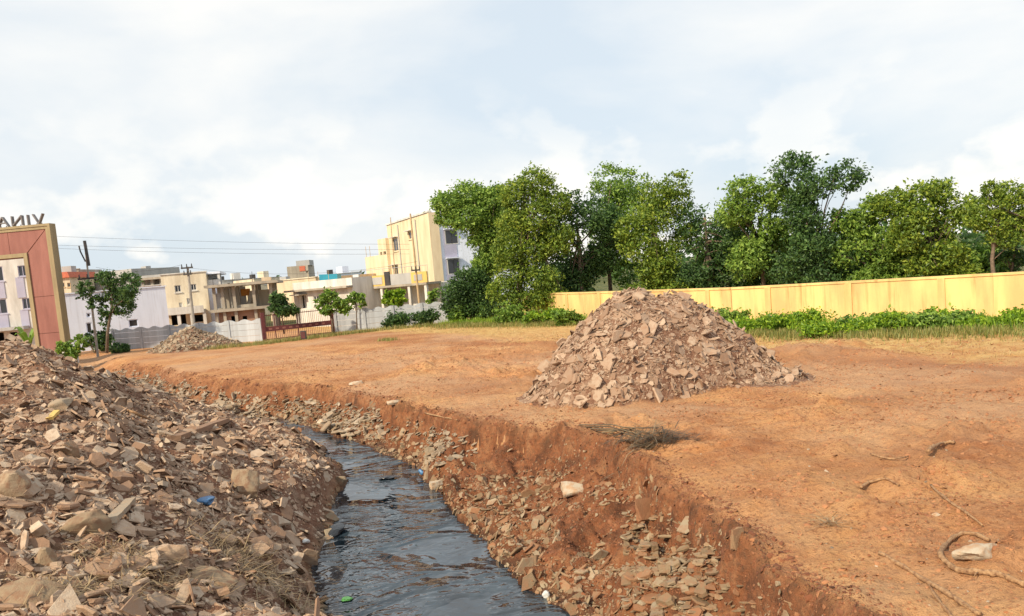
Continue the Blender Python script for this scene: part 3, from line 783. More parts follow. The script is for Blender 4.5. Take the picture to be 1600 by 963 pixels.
boulder('flat_rock', 'pale upright slab stuck in the soil at the bank edge', 1152, 848, 24, .35, 1.6, .4, 'stone_bank', 12, .9, sink=.3)
boulder('white_rock', 'white rock ringed by a root on the right of the field', 1528, 868, 74, .6, .34, .3, 'white_rock', 13, .3, sink=.25)
boulder('white_rock', 'small white rock at the far end of the water', 503, 664, 15, .7, .9, .3, 'white_rock', 14, .2)
boulder('white_rock', 'white block at the right waterline by the blue bag', 684, 762, 27, .6, .5, .4, 'white_rock', 15, .7, sink=.1)
boulder('white_rock', 'white pebble on the red field near the roots', 1463, 806, 12, .8, .6, 0, 'white_rock', 16)
boulder('white_rock', 'flat white stone on the crest of the far bank', 616, 630, 26, .6, .28, .3, 'white_rock', 17, .6)
boulder('white_rock', 'white stone slab on the far bank beside a hollow', 556, 601, 22, .5, .35, .3, 'white_rock', 18, .6)

def crumple(name, label, px, py, wpx, mat, seed, flat=.35, cat='plastic bag'):
    import bmesh
    p = hit(px, py); p.z = max(p.z, wz(p.y)); s = wpx * p.y / FPX * .5
    bm = bmesh.new(); bmesh.ops.create_icosphere(bm, subdivisions=3, radius=1)
    rg = np.random.default_rng(seed); dirs = rg.normal(size=(26, 3)); dirs /= np.linalg.norm(dirs, axis=1)[:, None]; amp = rg.uniform(-.35, .35, 26)
    for v in bm.verts:
        d = np.array(v.co); k = 1 + float(np.sum(amp*np.clip(dirs@d - .72, 0, 1)*3.0))
        v.co = Vector((v.co.x*s*k, v.co.y*s*k*.75, v.co.z*s*k*flat))
    me = bpy.data.meshes.new(name); bm.to_mesh(me); bm.free(); me.materials.append(M[mat])
    o = link(name, me); o.location = p + Vector((0, 0, s*flat*.55)); o.rotation_euler = (0, .1, rg.uniform(0, 6))
    return tag(o, label, cat)
crumple('plastic_bag', 'crumpled blue plastic bag on the rubble heap', 325, 787, 40, 'bluebag', 1)
crumple('plastic_bag', 'small blue plastic bag at the right waterline', 660, 741, 13, 'bluebag', 2, .8)
crumple('plastic_bag', 'black plastic bag snagged at the left waterline', 527, 838, 40, 'blackbag', 3, .4)
crumple('plastic_bag', 'white plastic scrap on the dark left bank', 478, 848, 14, 'whitebag', 4, .6)
crumple('plastic_bag', 'white plastic scrap at the bottom of the right waterline', 853, 936, 17, 'whitebag', 5, .6)
crumple('plastic_bag', 'green and white wrapper at the bottom edge of the water', 545, 951, 20, 'greenbag', 6, .25, 'litter')
crumple('plastic_bag', 'black bag lying half under the stream', 607, 767, 34, 'blackbag', 7, .16)

def root(name, label, pix, r0, r1, lift=.03, mat='wood', cat='root'):
    pts = []
    for px, py in pix:
        p = hit(px, py); pts.append(p + Vector((0, 0, lift)))
    fine_ = []
    for i in range(len(pts)-1):
        a, b, c, d = pts[max(i-1, 0)], pts[i], pts[i+1], pts[min(i+2, len(pts)-1)]
        for k in range(4):
            t = k/4; fine_.append(.5*((2*b) + (c-a)*t + (2*a-5*b+4*c-d)*t*t + (3*b-a-3*c+d)*t**3))
    fine_.append(pts[-1]); n = len(fine_)
    fine_ = [p + Vector((RNG.uniform(-1, 1), RNG.uniform(-1, 1), RNG.uniform(-1, 1)))*r0*.22 for p in fine_]
    mb = MB(); mb.tube(fine_, [(r0 + (r1-r0)*i/(n-1))*RNG.uniform(.7, 1.25) for i in range(n)], 8)
    for i in range(3, n-2, 5):
        d_ = Vector((RNG.uniform(-1, 1), RNG.uniform(-1, 1), RNG.uniform(.0, .5)))*r0*RNG.uniform(2.5, 6); q_ = fine_[i]; mb.tube([q_, q_ + d_*.6, q_ + d_ + Vector((0, 0, -r0*.8))], [r0*.4, r0*.28, r0*.1], 5)
    return tag(mb.build(name, M[mat], None, True), label, cat)
root('tree_root', 'thick curling brown root around the white rock', [(1545,848),(1520,838),(1498,840),(1480,853),(1470,870),(1482,886),(1500,896),(1530,899),(1560,902),(1600,918),(1640,930)], .022, .032)
root('dry_stick', 'pale dry branch lying across the lower right soil', [(1374,868),(1405,885),(1440,908),(1470,926),(1500,945),(1530,965)], .02, .026, cat='stick')
root('dry_stick', 'thin dry stem forking from the pale branch', [(1452,917),(1462,935),(1478,955),(1490,972)], .012, .014, .02, cat='stick')
root('tree_root', 'short yellow root arching out of the field', [(1450,712),(1462,702),(1476,697),(1492,697)], .03, .02, .06)
root('tree_root', 'thin root running down the right of the field', [(1455,762),(1480,785),(1510,805),(1535,825)], .018, .012)
root('dry_stick', 'dry wood scrap in the hollow of the field', [(1345,765),(1362,756),(1385,752),(1405,762)], .022, .014, .03, cat='stick')
root('dry_stick', 'bent dry twig above the hollow in the field', [(1360,712),(1380,718),(1398,720),(1420,716)], .014, .01, .03, cat='stick')
root('long_pole', 'long brown stick slanting down the far left heap', [(185,640),(212,652),(240,664)], .03, .025, .08, cat='stick')
root('dry_stick', 'thin stick lying along the right bank above the stream', [(664,648),(690,654),(715,659)], .02, .015, .04, cat='stick')
root('dry_stick', 'long thin reed hanging down the right bank', [(706,640),(698,668),(688,700),(680,726)], .012, .008, .05, cat='stick')

def plank(name, label, p0, p1, w, t, mat, lift=.06, cat='plank'):
    a, b = hit(*p0) + Vector((0, 0, lift)), hit(*p1) + Vector((0, 0, lift)); L = (b-a).length
    mb = MB(); n = 5
    v, f = [], []
    rg = random.Random(int(p0[0]))
    for i in range(n+1):
        x = L*i/n
        for sy, sz in ((-1,-1),(1,-1),(1,1),(-1,1)):
            v.append((x + (rg.uniform(-.04, .04) if i in (0, n) else 0), sy*w/2*rg.uniform(.88, 1.06), sz*t/2*rg.uniform(.85, 1.1)))
    for i in range(n):
        for k in range(4): f.append((i*4+k, i*4+(k+1) % 4, i*4+4+(k+1) % 4, i*4+4+k))
    f += [(3, 2, 1, 0), (n*4, n*4+1, n*4+2, n*4+3)]
    mb.add(v, f); o = mb.build(name, M[mat])
    o.location = a; o.rotation_euler = (b-a).to_track_quat('X', 'Z').to_euler(); return tag(o, label, cat)
plank('stone_beam', 'long pale stone beam lying across the rubble heap', (272,690), (352,660), .24, .11, 'stone_heap', .05, 'stone')
plank('stone_beam', 'narrow pale slab propped up on the heap by the round boulder', (176,828), (206,795), .14, .07, 'stone_grey', .12, 'stone')
plank('wooden_plank', 'short yellow plank at the top of the left heap', (78,664), (90,652), .10, .05, 'yellow', .1)
plank('stone_beam', 'upright splinter of stone in the middle of the pale mound', (1035,528), (1048,556), .16, .1, 'stone_mound', .3, 'stone')

def blades(n, centre_fn, length, width, mat, name, parent=None, up=.3, droop=.4, seed=0, dirfn=None):
    rg = np.random.default_rng(seed)
    c = centre_fn(n, rg); a = rg.uniform(0, 6.283, n) if dirfn is None else dirfn(n, rg)
    L = length*rg.uniform(.5, 1.2, n); e = rg.normal(up, .22, n)
    d = np.stack([np.cos(a)*np.cos(e), np.sin(a)*np.cos(e), np.sin(e)], -1); s = np.stack([-np.sin(a), np.cos(a), np.zeros(n)], -1)*(width*rg.uniform(.6, 1.3, n))[:, None]
    m = c + d*(L*.55)[:, None]; t = c + d*L[:, None]; t[:, 2] -= L*droop*rg.uniform(.3, 1, n)
    v = np.stack([c-s, c+s, m+s*.8, m-s*.8, t+s*.2, t-s*.2], 1).reshape(-1, 3)
    o = (np.arange(n)*6)[:, None, None]; f = (np.array([[0,1,2,3],[3,2,4,5]])[None] + o).reshape(-1, 4)
    return link(name, mesh_np(name, v, f, M[mat]), parent)
# dry fronds dumped at the bank edge
fc = hit(1020, 690); fc2 = hit(960, 672)
def fr_c(n, rg):
    t = rg.uniform(0, 1, n); x = fc.x + rg.normal(0, .34, n); y = fc.y + rg.normal(0, .2, n)
    return np.stack([x, y, hz(x, y) + rg.uniform(.0, .26, n)*np.exp(-((x-fc.x)/.5)**2)], -1)
fr = thing('dry_fronds', 'heap of dry grey green fronds at the edge of the bank', 'fronds')
o = blades(420, fr_c, .48, .008, 'frond', 'frond_leaves', fr, .12, .25, 3, lambda n, rg: rg.normal(.35, .5, n) + math.pi*(rg.uniform(0, 1, n) < .5)); o['kind'] = 'stuff'
mb = MB()
for i in range(7):
    a = hit(905+i*9, 668+i*3) + Vector((0, 0, .05)); b = fc + Vector((random.uniform(-.3, .4), random.uniform(-.2, .2), random.uniform(.08, .25)))
    mb.tube([a, (a+b)/2 + Vector((0, 0, .08)), b], [.014, .012, .008], 5)
mb.build('frond_stem', M['frond'], fr)
def st_c(px, py, rad):
    c0 = hit(px, py)
    def fn(n, rg):
        x = c0.x + rg.normal(0, rad, n); y = c0.y + rg.normal(0, rad*.6, n); return np.stack([x, y, hz(x, y) + rg.uniform(.0, .10, n)], -1)
    return fn
for i, (px, py, rad, n, lb) in enumerate(((225,880,.45,420,'dry stalks strewn over the lower left heap'), (370,875,.4,420,'dry straw clinging to the bank above the water'),
        (430,925,.4,380,'dark dry straw at the bottom of the left bank'), (110,935,.35,240,'thin dry straw between the flat rocks in the corner'), (1296,822,.06,26,'few pale straws on the red field'))):
    o = blades(int(n*1.0), st_c(px, py, rad), .36, .006, 'straw', 'dry_straw', None, .15, .2, 30+i); o['kind'] = 'stuff'
    tag(o, lb, 'straw')

# ------------------------------------------------------------------ compound wall and iron gate
def wall_run(label, pa, pb, bays, hgt):
    a, b = Vector(pa), Vector(pb); ln = (b-a).length; ang = math.atan2(b.y-a.y, b.x-a.x)
    t = thing('compound_wall', label, 'wall', (a.x, a.y, 0), ang)
    w = ln/bays
    pm = MB().box(-.09, .09, -.09, .09, -.1, hgt+.03).mesh('post', M['precast'])
    ph = (hgt-.30)/3
    km = MB().box(.092, w-.092, -.03, .03, 0, ph-.018).mesh('plank', M['precast'])
    pts = [(.092, 0), (w-.092, 0)] + [(w-.092-(w-.184)*i/16, .26 + .075*math.cos(2*math.pi*2*i/16)) for i in range(17)]
    tm = MB().prism(pts, -.03, .03).mesh('scalloped_plank', M['precast'])
    for i in range(bays+1):
        o = link('post', pm, t); o.location = (i*w, 0, 0); o.rotation_euler = (0, random.uniform(-.012, .012), 0)
    for i in range(bays):
        for k in range(3):
            o = link('plank', km, t); o.location = (i*w, random.uniform(-.01, .01), .0 + k*ph)
        o = link('scalloped_plank', tm, t); o.location = (i*w, 0, 3*ph)
    return t
WH = 1.55
wA, wB = at(180, 547), at(410, 533)
wall_run('grey precast compound wall left of the maroon gate', wA, wB, 5, WH)
gA, gB = at(414, 533), at(521, 521)
wC, wD = at(526, 519), at(706, 503)
wall_run('grey precast compound wall right of the maroon gate', wC, wD, 4, WH)
g = thing('iron_gate', 'maroon iron bar gate between the two precast walls', 'gate', (gA.x, gA.y, 0), math.atan2(gB.y-gA.y, gB.x-gA.x))
gl = (gB-gA).length
for xx in (0, gl): MB().box(xx-.11, xx+.11, -.1, .1, -.1, 1.95).build('gate_post', M['maroon'], g)
for xx in (.78, gl*.49): MB().box(xx-.03, xx+.03, -.03, .03, .05, 1.8).build('stile', M['maroon'], g)
for zz in (.06, 1.70): MB().box(.11, gl-.11, -.022, .022, zz, zz+.05).build('rail', M['maroon'], g)
bn = MB().box(.11, gl-.11, -.035, -.024, .62, .95).build('band_panel', M['maroon'], g)
for i in range(9):
    o = MB().box(0, .22, -.042, -.036, .72, .84).build('band_plate', M['pink'], bn); o.location.x = .35 + i*(gl-.9)/8.5
bm_ = MB().tube([(0, 0, .1), (0, 0, 1.86)], .012, 5).mesh('bar', M['maroon'])
nb = int((gl-.3)/.13)
for i in range(nb):
    o = link('bar', bm_, g); o.location = (.16 + i*(gl-.32)/nb, .026, 0)
sgn = at(475, 532)
s = thing('meter_box', 'small dark box on a stub post before the gate', 'box', (sgn.x, sgn.y, 0))
MB().box(-.18, .18, -.1, .1, .08, .62).build('box_body', M['dark'], s); MB().box(-.13, .13, -.12, -.102, .14, .56).build('door', M['maroon'], s)

# ------------------------------------------------------------------ gateway
gt = thing('gateway_arch', 'tall pink stone gateway with gold trim and lettering behind the left heap', 'gateway', (0, 0, 0))
GD = 52.0
tr_ = atd(78, 349, GD)
gt.location = (tr_.x, GD, 0); gt.rotation_euler = (0, 0, R(-3)); 
TZ = tr_.z; S = GD/FPX
to, tp, ti = 8*S, 34*S, 6*S            # outer trim, stone field, inner trim
GWID = 11.5; DEP = .45
def ring(off0, off1, y0, y1, name, mat):   # right leg, lintel and left leg of one band, mitred
    for leg in (0, 1):
        mb = MB(); sx = (lambda v: v) if leg == 0 else (lambda v: -GWID - v)
        pts = [(sx(-off0), .3), (sx(-off0), TZ-off0), (sx(-off1), TZ-off1), (sx(-off1), .3)]
        if leg: pts = pts[::-1]
        mb.prism(pts, y0, y1); mb.build(name, mat, gt)
    MB().prism([(-off0, TZ-off0), (-GWID+off0, TZ-off0), (-GWID+off1, TZ-off1), (-off1, TZ-off1)], y0, y1).build(name, mat, gt)
ring(0, to*.45, -.10, DEP+.1, 'gold_trim', M['gold'])
ring(to*.45+.003, to, -.05, DEP+.05, 'gold_trim', M['gold'])
ring(to+tp, to+tp+ti, -.09, DEP+.09, 'gold_trim', M['gold'])
ring(to+tp+ti+.003, to+tp+ti+.05, -.02, DEP-.02, 'reveal', M['reveal'])
ring(to+.002, to+tp-.002, .06, DEP-.06, 'core', M['reveal'])
def panel(pts): MB().prism(pts, 0.0, .055).build('stone_panel', M['pink'], gt)
gp = .012
for sx in (lambda v: v, lambda v: -GWID - v):
    zj = atd(60, 464, GD).z; x0_, x1_ = -to-.006, -to-tp+.006
    for z0, z1 in ((.3, 1.9), (1.9, zj)):
        p = [(sx(x0_), z0+gp), (sx(x0_), z1-gp), (sx(x1_), z1-gp), (sx(x1_), z0+gp)]; panel(p if sx(1) == 1 else p[::-1])
    p = [(sx(x0_), zj+gp), (sx(x0_), TZ-to-.03), (sx(x1_), TZ-to-tp-.03), (sx(x1_), zj+gp)]; panel(p if sx(1) == 1 else p[::-1])
xm = [-to-.02, -GWID*.25, -GWID*.5, -GWID*.75, -GWID+to+.02]
for i in range(4):
    a_, b_ = xm[i]-gp, xm[i+1]+gp
    panel([(a_, TZ-to-.006), (b_, TZ-to-.006), (b_ + (tp if i == 3 else 0), TZ-to-tp+.006), (a_ - (tp if i == 0 else 0), TZ-to-tp+.006)])
for xx in (-GWID-.25, -to-tp-ti-.2): MB().box(xx, xx+to+tp+ti+.45, -.3, DEP+.3, -.2, .62).build('plinth', M['white'], gt)
# the raised letters, seen from behind
def stroke(mb, x0, z0, x1, z1, w):
    dx, dz = x1-x0, z1-z0; L = math.hypot(dx, dz); nx, nz = -dz/L*w/2, dx/L*w/2
    mb.prism([(x0+nx, z0+nz), (x1+nx, z1+nz), (x1-nx, z1-nz), (x0-nx, z0-nz)], .35, .6)
lz0, lz1 = TZ+.08, TZ+17*S
def LX(px): return (px-78)*S
def letter(strokes, x0, x1):
    mb = MB()
    for a, b, c, d in strokes: stroke(mb, LX(x0+(x1-x0)*a), lz0+(lz1-lz0)*b, LX(x0+(x1-x0)*c), lz0+(lz1-lz0)*d, .065)
    for q in (.25, .75): mb.box(LX(x0+(x1-x0)*q)-.02, LX(x0+(x1-x0)*q)+.02, .45, .5, TZ-.05, lz0+.05)
    mb.build('letter', M['letter'], gt)
letter([(0, 1, .5, 0), (.5, 0, 1, 1)], 46, 62)                 # V
letter([(.5, 0, .5, 1)], 34, 41)                               # I
letter([(0, 0, 0, 1), (1, 0, 1, 1), (1, 1, 0, 0)], 12, 28)     # N, mirrored
letter([(0, 0, .5, 1), (.5, 1, 1, 0), (.25, .38, .75, .38)], -12, 5)   # A

# ------------------------------------------------------------------ buildings
class House:
    """a building whose front lies on a vertical plane through two ground points; local x along the front, y to the back"""
    def __init__(s, name, label, pa, pb, cat='building'):
        a, b = Vector((pa[0], pa[1], 0)), Vector((pb[0], pb[1], 0))
        s.a, s.L, s.ang = a, (b-a).length, math.atan2(b.y-a.y, b.x-a.x)
        s.dx = (b-a).normalized(); s.n = Vector((-s.dx.y, s.dx.x, 0))
        s.t = thing(name, label, cat, a, s.ang)
    def uz(s, px, py, y=0.0):            # pixel -> (u, z) on the front plane (pushed back by y)
        d = ray(px, py); o = s.a + s.n*y; C = Vector((0, 0, CAM_H))
        k = (o - C).dot(s.n)/d.dot(s.n); p = C + d*k
        return (p - o).dot(s.dx), p.z
    def rect(s, x0, y0, x1, y1, y=0.0):
        cx_, cy_ = (x0+x1)/2, (y0+y1)/2
        l, r = s.uz(x0, cy_, y)[0], s.uz(x1, cy_, y)[0]; tp_, bt = s.uz(cx_, y0, y)[1], s.uz(cx_, y1, y)[1]
        return l, r, bt, tp_
    def box(s, name, x0, x1, y0, y1, z0, z1, mat, parent=None): return MB().box(x0, x1, y0, y1, z0, z1).build(name, M[mat], parent or s.t)
    def walls(s, u0, u1, ztop, depth, mat, holes=(), y=0.0, z0=-.2, t=.22, roof='greyplaster', name='wall'):
        """front wall with real openings, plain side and back walls, roof slab"""
        xs = sorted({u0, u1} | {v for h in holes for v in h[:2]}); zs = sorted({z0, ztop} | {v for h in holes for v in h[2:4]})
        mb = MB()
        for i in range(len(xs)-1):
            run = None
            for j in range(len(zs)-1):
                cxm, czm = (xs[i]+xs[i+1])/2, (zs[j]+zs[j+1])/2
                solid = not any(h[0] < cxm < h[1] and h[2] < czm < h[3] for h in holes)
                if solid: run = [zs[j], zs[j+1]] if run is None else [run[0], zs[j+1]]
                if run and (not solid or j == len(zs)-2): mb.box(xs[i], xs[i+1], y, y+t, *run); run = None
        mb.box(u0, u0+t, y+t, y+depth, z0, ztop); mb.box(u1-t, u1, y+t, y+depth, z0, ztop); mb.box(u0+t, u1-t, y+depth-t, y+depth, z0, ztop)
        w = mb.build(name, M[mat], s.t)
        s.box('roof', u0+t, u1-t, y+t, y+depth-t, ztop-.42, ztop-.25, roof)
        if holes:
            s.box('dark_backing', u0+t+.05, u1-t-.05, y+t+1.4, y+t+1.5, max(z0, -.1), ztop-.5, 'void')  # dark sheet behind the openings, painted to stand for the shade indoors
        return w
    def window(s, h, y=0.0, bars=1, frame='white', pane='glass', sill=True, shade=False):
        x0, x1, z0, z1 = h[:4]; fw = .07
        mb = MB(); mb.box(x0, x0+fw, y+.06, y+.14, z0, z1); mb.box(x1-fw, x1, y+.06, y+.14, z0, z1); mb.box(x0+fw, x1-fw, y+.06, y+.14, z0, z0+fw); mb.box(x0+fw, x1-fw, y+.06, y+.14, z1-fw, z1)
        for b in range(bars):
            xc = x0 + (x1-x0)*(b+1)/(bars+1); mb.box(xc-.025, xc+.025, y+.07, y+.13, z0+fw, z1-fw)
        w = mb.build('window', M[frame], s.t)
        MB().box(x0+fw, x1-fw, y+.10, y+.115, z0+fw, z1-fw).build('pane', M[pane], w)
        if sill: MB().box(x0-.08, x1+.08, y-.09, y-.002, z0-.09, z0-.01).build('sill', M[frame], w)
        if shade: MB().box(x0-.15, x1+.15, y-.45, y-.002, z1+.06, z1+.14).build('sunshade', M['white'], w)
    def slab(s, *a): return s.box('slab', *a)
def gp_(px, Y):                           # ground point under a picture column at depth Y
    p = atd(px, 500, Y); return (p.x, Y)

# seen through the gateway
h = House('apartment_block', 'white and violet apartment block seen through the gateway', gp_(-70, 70), gp_(46, 71))
zt = h.uz(20, 372)[1]
wins = [h.rect(*q) for q in ((28,415,42,432), (35,466,48,483), (-14,417,5,440), (-12,468,11,491), (-58,420,-40,440), (-52,472,-34,492))]
doors = [h.rect(-6, 520, 7, 540), h.rect(16, 519, 28, 540)]
h.walls(0, h.L, zt, 2.6, 'white', wins+doors)
for w in wins: h.window(w, bars=1, frame='violet')
for q in ((26,433,50,465), (33,484,52,512), (-16,441,8,467), (-14,492,14,515)):
    u0, u1, z0, z1 = h.rect(*q); h.box('violet_band', max(u0, 0), min(u1, h.L), -.06, -.003, z0, z1, 'violet')
u0, u1, z0, z1 = h.rect(-60, 513, 50, 518); h.box('porch_slab', 0, h.L-.1, -1.2, -.003, z0, z1, 'greyplaster')
h.box('parapet_cap', -.1, h.L+.1, -.1, .32, zt+.002, zt+.14, 'greyplaster')
# long lavender shed
h = House('long_building', 'long low lavender white building behind the slender tree', gp_(84, 61), gp_(264, 65))
zt = h.uz(170, 455)[1]
wins = [h.rect(*q) for q in ((135,489,142,496), (135,504,144,521), (201,499,216,511))]
h.walls(0, h.L, zt, 3.5, 'lavender', wins)
for w in wins: h.window(w, bars=0, frame='lavender', pane='void', sill=False)
h.box('coping', -.08, h.L+.08, -.08, .3, zt+.002, zt+.1, 'lavender')
# small roofs behind it
h = House('red_roofed_house', 'small cream house with a red roof edge behind the gateway', gp_(88, 100), gp_(116, 100))
zt = h.uz(105, 434)[1]; w = [h.rect(97,442,101,449), h.rect(105,442,110,449)]
h.walls(0, h.L, zt, 6, 'cream', w)
for q in w: h.window(q, bars=0, frame='polewood')
rz = h.uz(105, 425)[1]
MB().prism([(-.3, zt+.002), (h.L+.3, zt+.002), (h.L+.1, rz), (-.1, rz)], -.35, 6.3).build('roof', M['redroof'], h.t)
h.box('water_tank', .4, 1.6, 2, 3.2, rz, rz+.8, 'greyplaster')
h = House('half_built_house', 'grey unplastered upper storey beside the red roofed house', gp_(114, 104), gp_(133, 104))
zt = h.uz(123, 421)[1]; h.walls(0, h.L, zt, 6, 'concrete', ()); h.box('coping', -.1, h.L+.1, -.1, .3, zt+.002, zt+.12, 'concrete')
h = House('flat_house', 'pale flat roofed house half hidden behind the slender tree', gp_(130, 108), gp_(215, 104))
zt = h.uz(170, 424)[1]; w = [h.rect(141,434,150,444), h.rect(176,434,186,444)]
h.walls(0, h.L, zt, 8, 'greyplaster', w)
for q in w: h.window(q, bars=1)
h = House('cream_terrace_house', 'tan house with a shaded roof terrace left of the cream house', gp_(212, 90), gp_(262, 90))
z1 = h.uz(238, 447)[1]; zt = h.uz(238, 430)[1]; zb = h.uz(238, 437)[1]
h.walls(0, h.L, z1, 7, 'peach', ())
h.box('terrace_floor', -.1, h.L+.1, -.2, 7, z1+.002, z1+.12, 'greyplaster'); h.box('terrace_back_wall', 0, h.L, 3, 3.2, z1+.13, zb-.002, 'concrete')
for i in range(4): h.box('column', .1+i*(h.L-.5)/3, .4+i*(h.L-.5)/3, .05, .35, z1+.125, zb-.002, 'concrete')
h.box('roof_slab', -.2, h.L+.2, -.4, 7.2, zb, zb+.25, 'concrete'); h.box('parapet', -.1, h.L+.1, -.2, 0, zb+.252, zt, 'greyplaster')
# cream house
h = House('cream_house', 'cream two storey house with small windows behind the second pole', gp_(259, 73.5), gp_(330, 74.5))
zt = h.uz(295, 427)[1]
wins = [h.rect(*q) for q in ((273,446,283,457), (298,444,307,454), (292,466,298,476), (280,473,285,482))]
door = [h.rect(268,492,291,508), h.rect(298,492,323,503)]
h.walls(0, h.L, zt, 9, 'cream', wins+door)
for w in wins: h.window(w, bars=1)
h.box('parapet_cap', -.1, h.L+.1, -.1, .3, zt+.002, zt+.1, 'white')
u0, u1, z0, z1 = h.rect(258, 485, 326, 491); h.box('porch_roof', 0, h.L*.9, -1.6, -.003, z0+.05, z1, 'white')
for i in range(4): h.box('porch_column', .1+i*h.L*.28, .38+i*h.L*.28, -1.5, -1.25, -.1, z0+.045, 'white')
h.box('porch_parapet', 0, h.L*.9, -1.6, -1.45, z1+.002, z1+.35, 'white')
u2 = h.L + 1.15
h.box('stair_tower', h.L+.003, u2, .6, 8, -.1, h.uz(338, 445)[1], 'lavender')
zc = h.uz(338, 424)[1]; zb = h.uz(338, 445)[1]
h.box('balcony_back', h.L+.003, u2, 2, 2.2, zb+.002, zc-.2, 'greyplaster'); h.box('balcony_column', u2-.22, u2, .6, .8, zb+.002, zc-.2, 'white'); h.box('balcony_roof', h.L+.003, u2+.05, .5, 8, zc-.198, zc, 'lavender')
h.box('balcony_rail', h.L+.003, u2-.23, .6, .68, zb+.002, zb+.5, 'white')
h.box('balcony_window', h.L+.35, h.L+.9, 1.93, 1.995, zb+.3, zc-.6, 'glass')
# concrete frame under construction
h = House('unfinished_house', 'unfinished concrete frame house with a brick ground floor', gp_(333, 68), gp_(428, 69))
zr = h.uz(380, 446)[1]; zm = h.uz(380, 483)[1]; L = h.L
h.box('roof_slab', -.3, L+.7, -.9, 6.5, zr, zr+.22, 'concrete'); h.box('floor_slab', -.2, L*.95, -.5, 6.2, zm-.1, zm+.12, 'concrete')
u = [h.uz(p, 470)[0] for p in (336, 349, 367, 398, 425)]
for k, uu in enumerate(u):
    for yy in (-.1, 2.8, 5.6): h.box('column', uu-.12, uu+.12, yy-.12, yy+.12, zm+.122, zr-.002, 'concrete')
    for yy in (-.1, 2.8, 5.6): h.box('column', uu-.12, uu+.12, yy-.12, yy+.12, -.1, zm-.102, 'concrete')
hl = [h.rect(361,494,370,503), h.rect(379,494,386,503)]
xs = h.uz(405, 490)[0]
h.walls(u[0]+.13, xs, zm-.104, 5.4, 'brick', hl, y=.1, roof='concrete', name='brick_wall')
lv = thing  # louvre panel of the upper floor
for k in range(9): h.box('louvre', u[0]+.13, u[1]-.13, .0, .07, zm+.25+k*(zr-zm-.75)/9, zm+.40+k*(zr-zm-.75)/9, 'greyplaster')
h.box('upper_wall', u[0]+.2, u[2]+.6, 3.2, 3.35, zm+.13, zr-.05, 'white'); h.box('upper_wall', u[3]-1.0, u[4]+.2, 4.2, 4.35, zm+.13, zm+1.5, 'cream')
h.box('orange_sheet', u[2]+.2, u[2]+1.0, 3.1, 3.16, zm+1.1, zr-.3, 'orange')
h.window((u[1]+.3, u[1]+.95, zm+.5, zm+1.35), y=3.06, bars=2)
h.box('half_wall', u[2]+.14, u[3]-.14, .0, .12, zm+.13, zm+.38, 'concrete')
MB().prism([(u[2]+.6, zm+.14), (u[2]+.9, zm+.14), (u[3]-.2, zr-.5), (u[3]-.5, zr-.5)], 2.0, 2.9).build('stair_flight', M['concrete'], h.t)
tu = h.rect(406, 433, 421, 443); h.box('water_tank', tu[0], tu[1], 1.5, 2.7, zr+.222, tu[3], 'peach')
for k in (0, 2, 3): MB().tube([(u[k], 0, zr+.2), (u[k]+.03, 0, zr+1.1)], .02, 4).build('starter_bar', M['dark'], h.t)
# peach house and roof room
h = House('peach_house', 'long peach house behind the round dark tree', gp_(424, 92), gp_(500, 88))
zt = h.uz(460, 437)[1]; w = [h.rect(458,452,461,462), h.rect(479,452,483,462)]
h.walls(0, h.L, zt, 10, 'peach', w)
for q in w: h.window(q, bars=0, sill=False)
h.box('coping', -.1, h.L+.1, -.1, .3, zt+.002, zt+.12, 'cream')
h.box('vent_hood', 1.0, 2.0, 1.0, 1.6, zt-.2, zt+.45, 'greyplaster')
h = House('roof_room_building', 'stained block with an orange patch rising above the peach house', gp_(457, 112), gp_(489, 112))
zt = h.uz(473, 415)[1]; w = [h.rect(478,423,482,427)]
h.walls(0, h.L, zt, 4, 'concrete', w)
for q in w: h.window(q, bars=0, pane='void', sill=False, frame='concrete')
q = h.rect(468, 416, 477, 424); h.box('orange_patch', q[0], q[1], -.05, -.003, q[2], q[3], 'redroof')
q = h.rect(461, 407, 482, 415); h.box('roof_tank', q[0], q[1], .5, 3, zt+.002, q[3], 'greyplaster')
h.box('coping', -.15, h.L+.15, -.15, .3, zt+.002-.2, zt-.003, 'redroof') if False else None
h = House('blue_sheet_shed', 'bright blue sheet covered roof box behind the white house', gp_(499, 84), gp_(527, 84), 'shed')
q = h.rect(500, 428, 524, 436); MB().prism([(q[0], q[2]-6), (q[1], q[2]-6), (q[1]+.2, q[3]-.1), (q[0]-.1, q[3])], 0, 2).build('sheet_cover', M['teal'], h.t)
h.box('edge_strip', q[0]-.1, q[1]+.2, -.06, -.003, q[2]-.5, q[2]-.3, 'white')
# white single storey house
h = House('white_house', 'white single storey house with a sloping roof edge', gp_(463, 71), gp_(556, 66))
ze = h.uz(510, 450)[1]; zp = h.uz(505, 438)[1]
wins = [h.rect(489,462,502,470), h.rect(519,454,526,463)]; dr = [h.rect(470,462,479,482)]
h.walls(0, h.L, zp, 7, 'white', wins+dr)
for w in wins: h.window(w, bars=2)
z0 = h.uz(465, 458)[1]; z1 = h.uz(553, 441)[1]; zz = (z0+z1)/2
h.box('eave_slab', -.4, h.L+.05, -.7, -.003, ze-.12, ze+.04, 'concrete')
h.box('door_hood', dr[0][0]-.3, dr[0][1]+.2, -.9, -.003, dr[0][3]+.05, dr[0][3]+.14, 'concrete'); h.box('door', dr[0][0]+.1, dr[0][1], .3, .36, dr[0][2], dr[0][3], 'greyplaster')
for k in range(3): MB().tube([(1.0+k*1.4, 1, zp-.2), (1.0+k*1.4, 1, zp+.8)], .025, 4).build('starter_bar', M['polewood'], h.t)
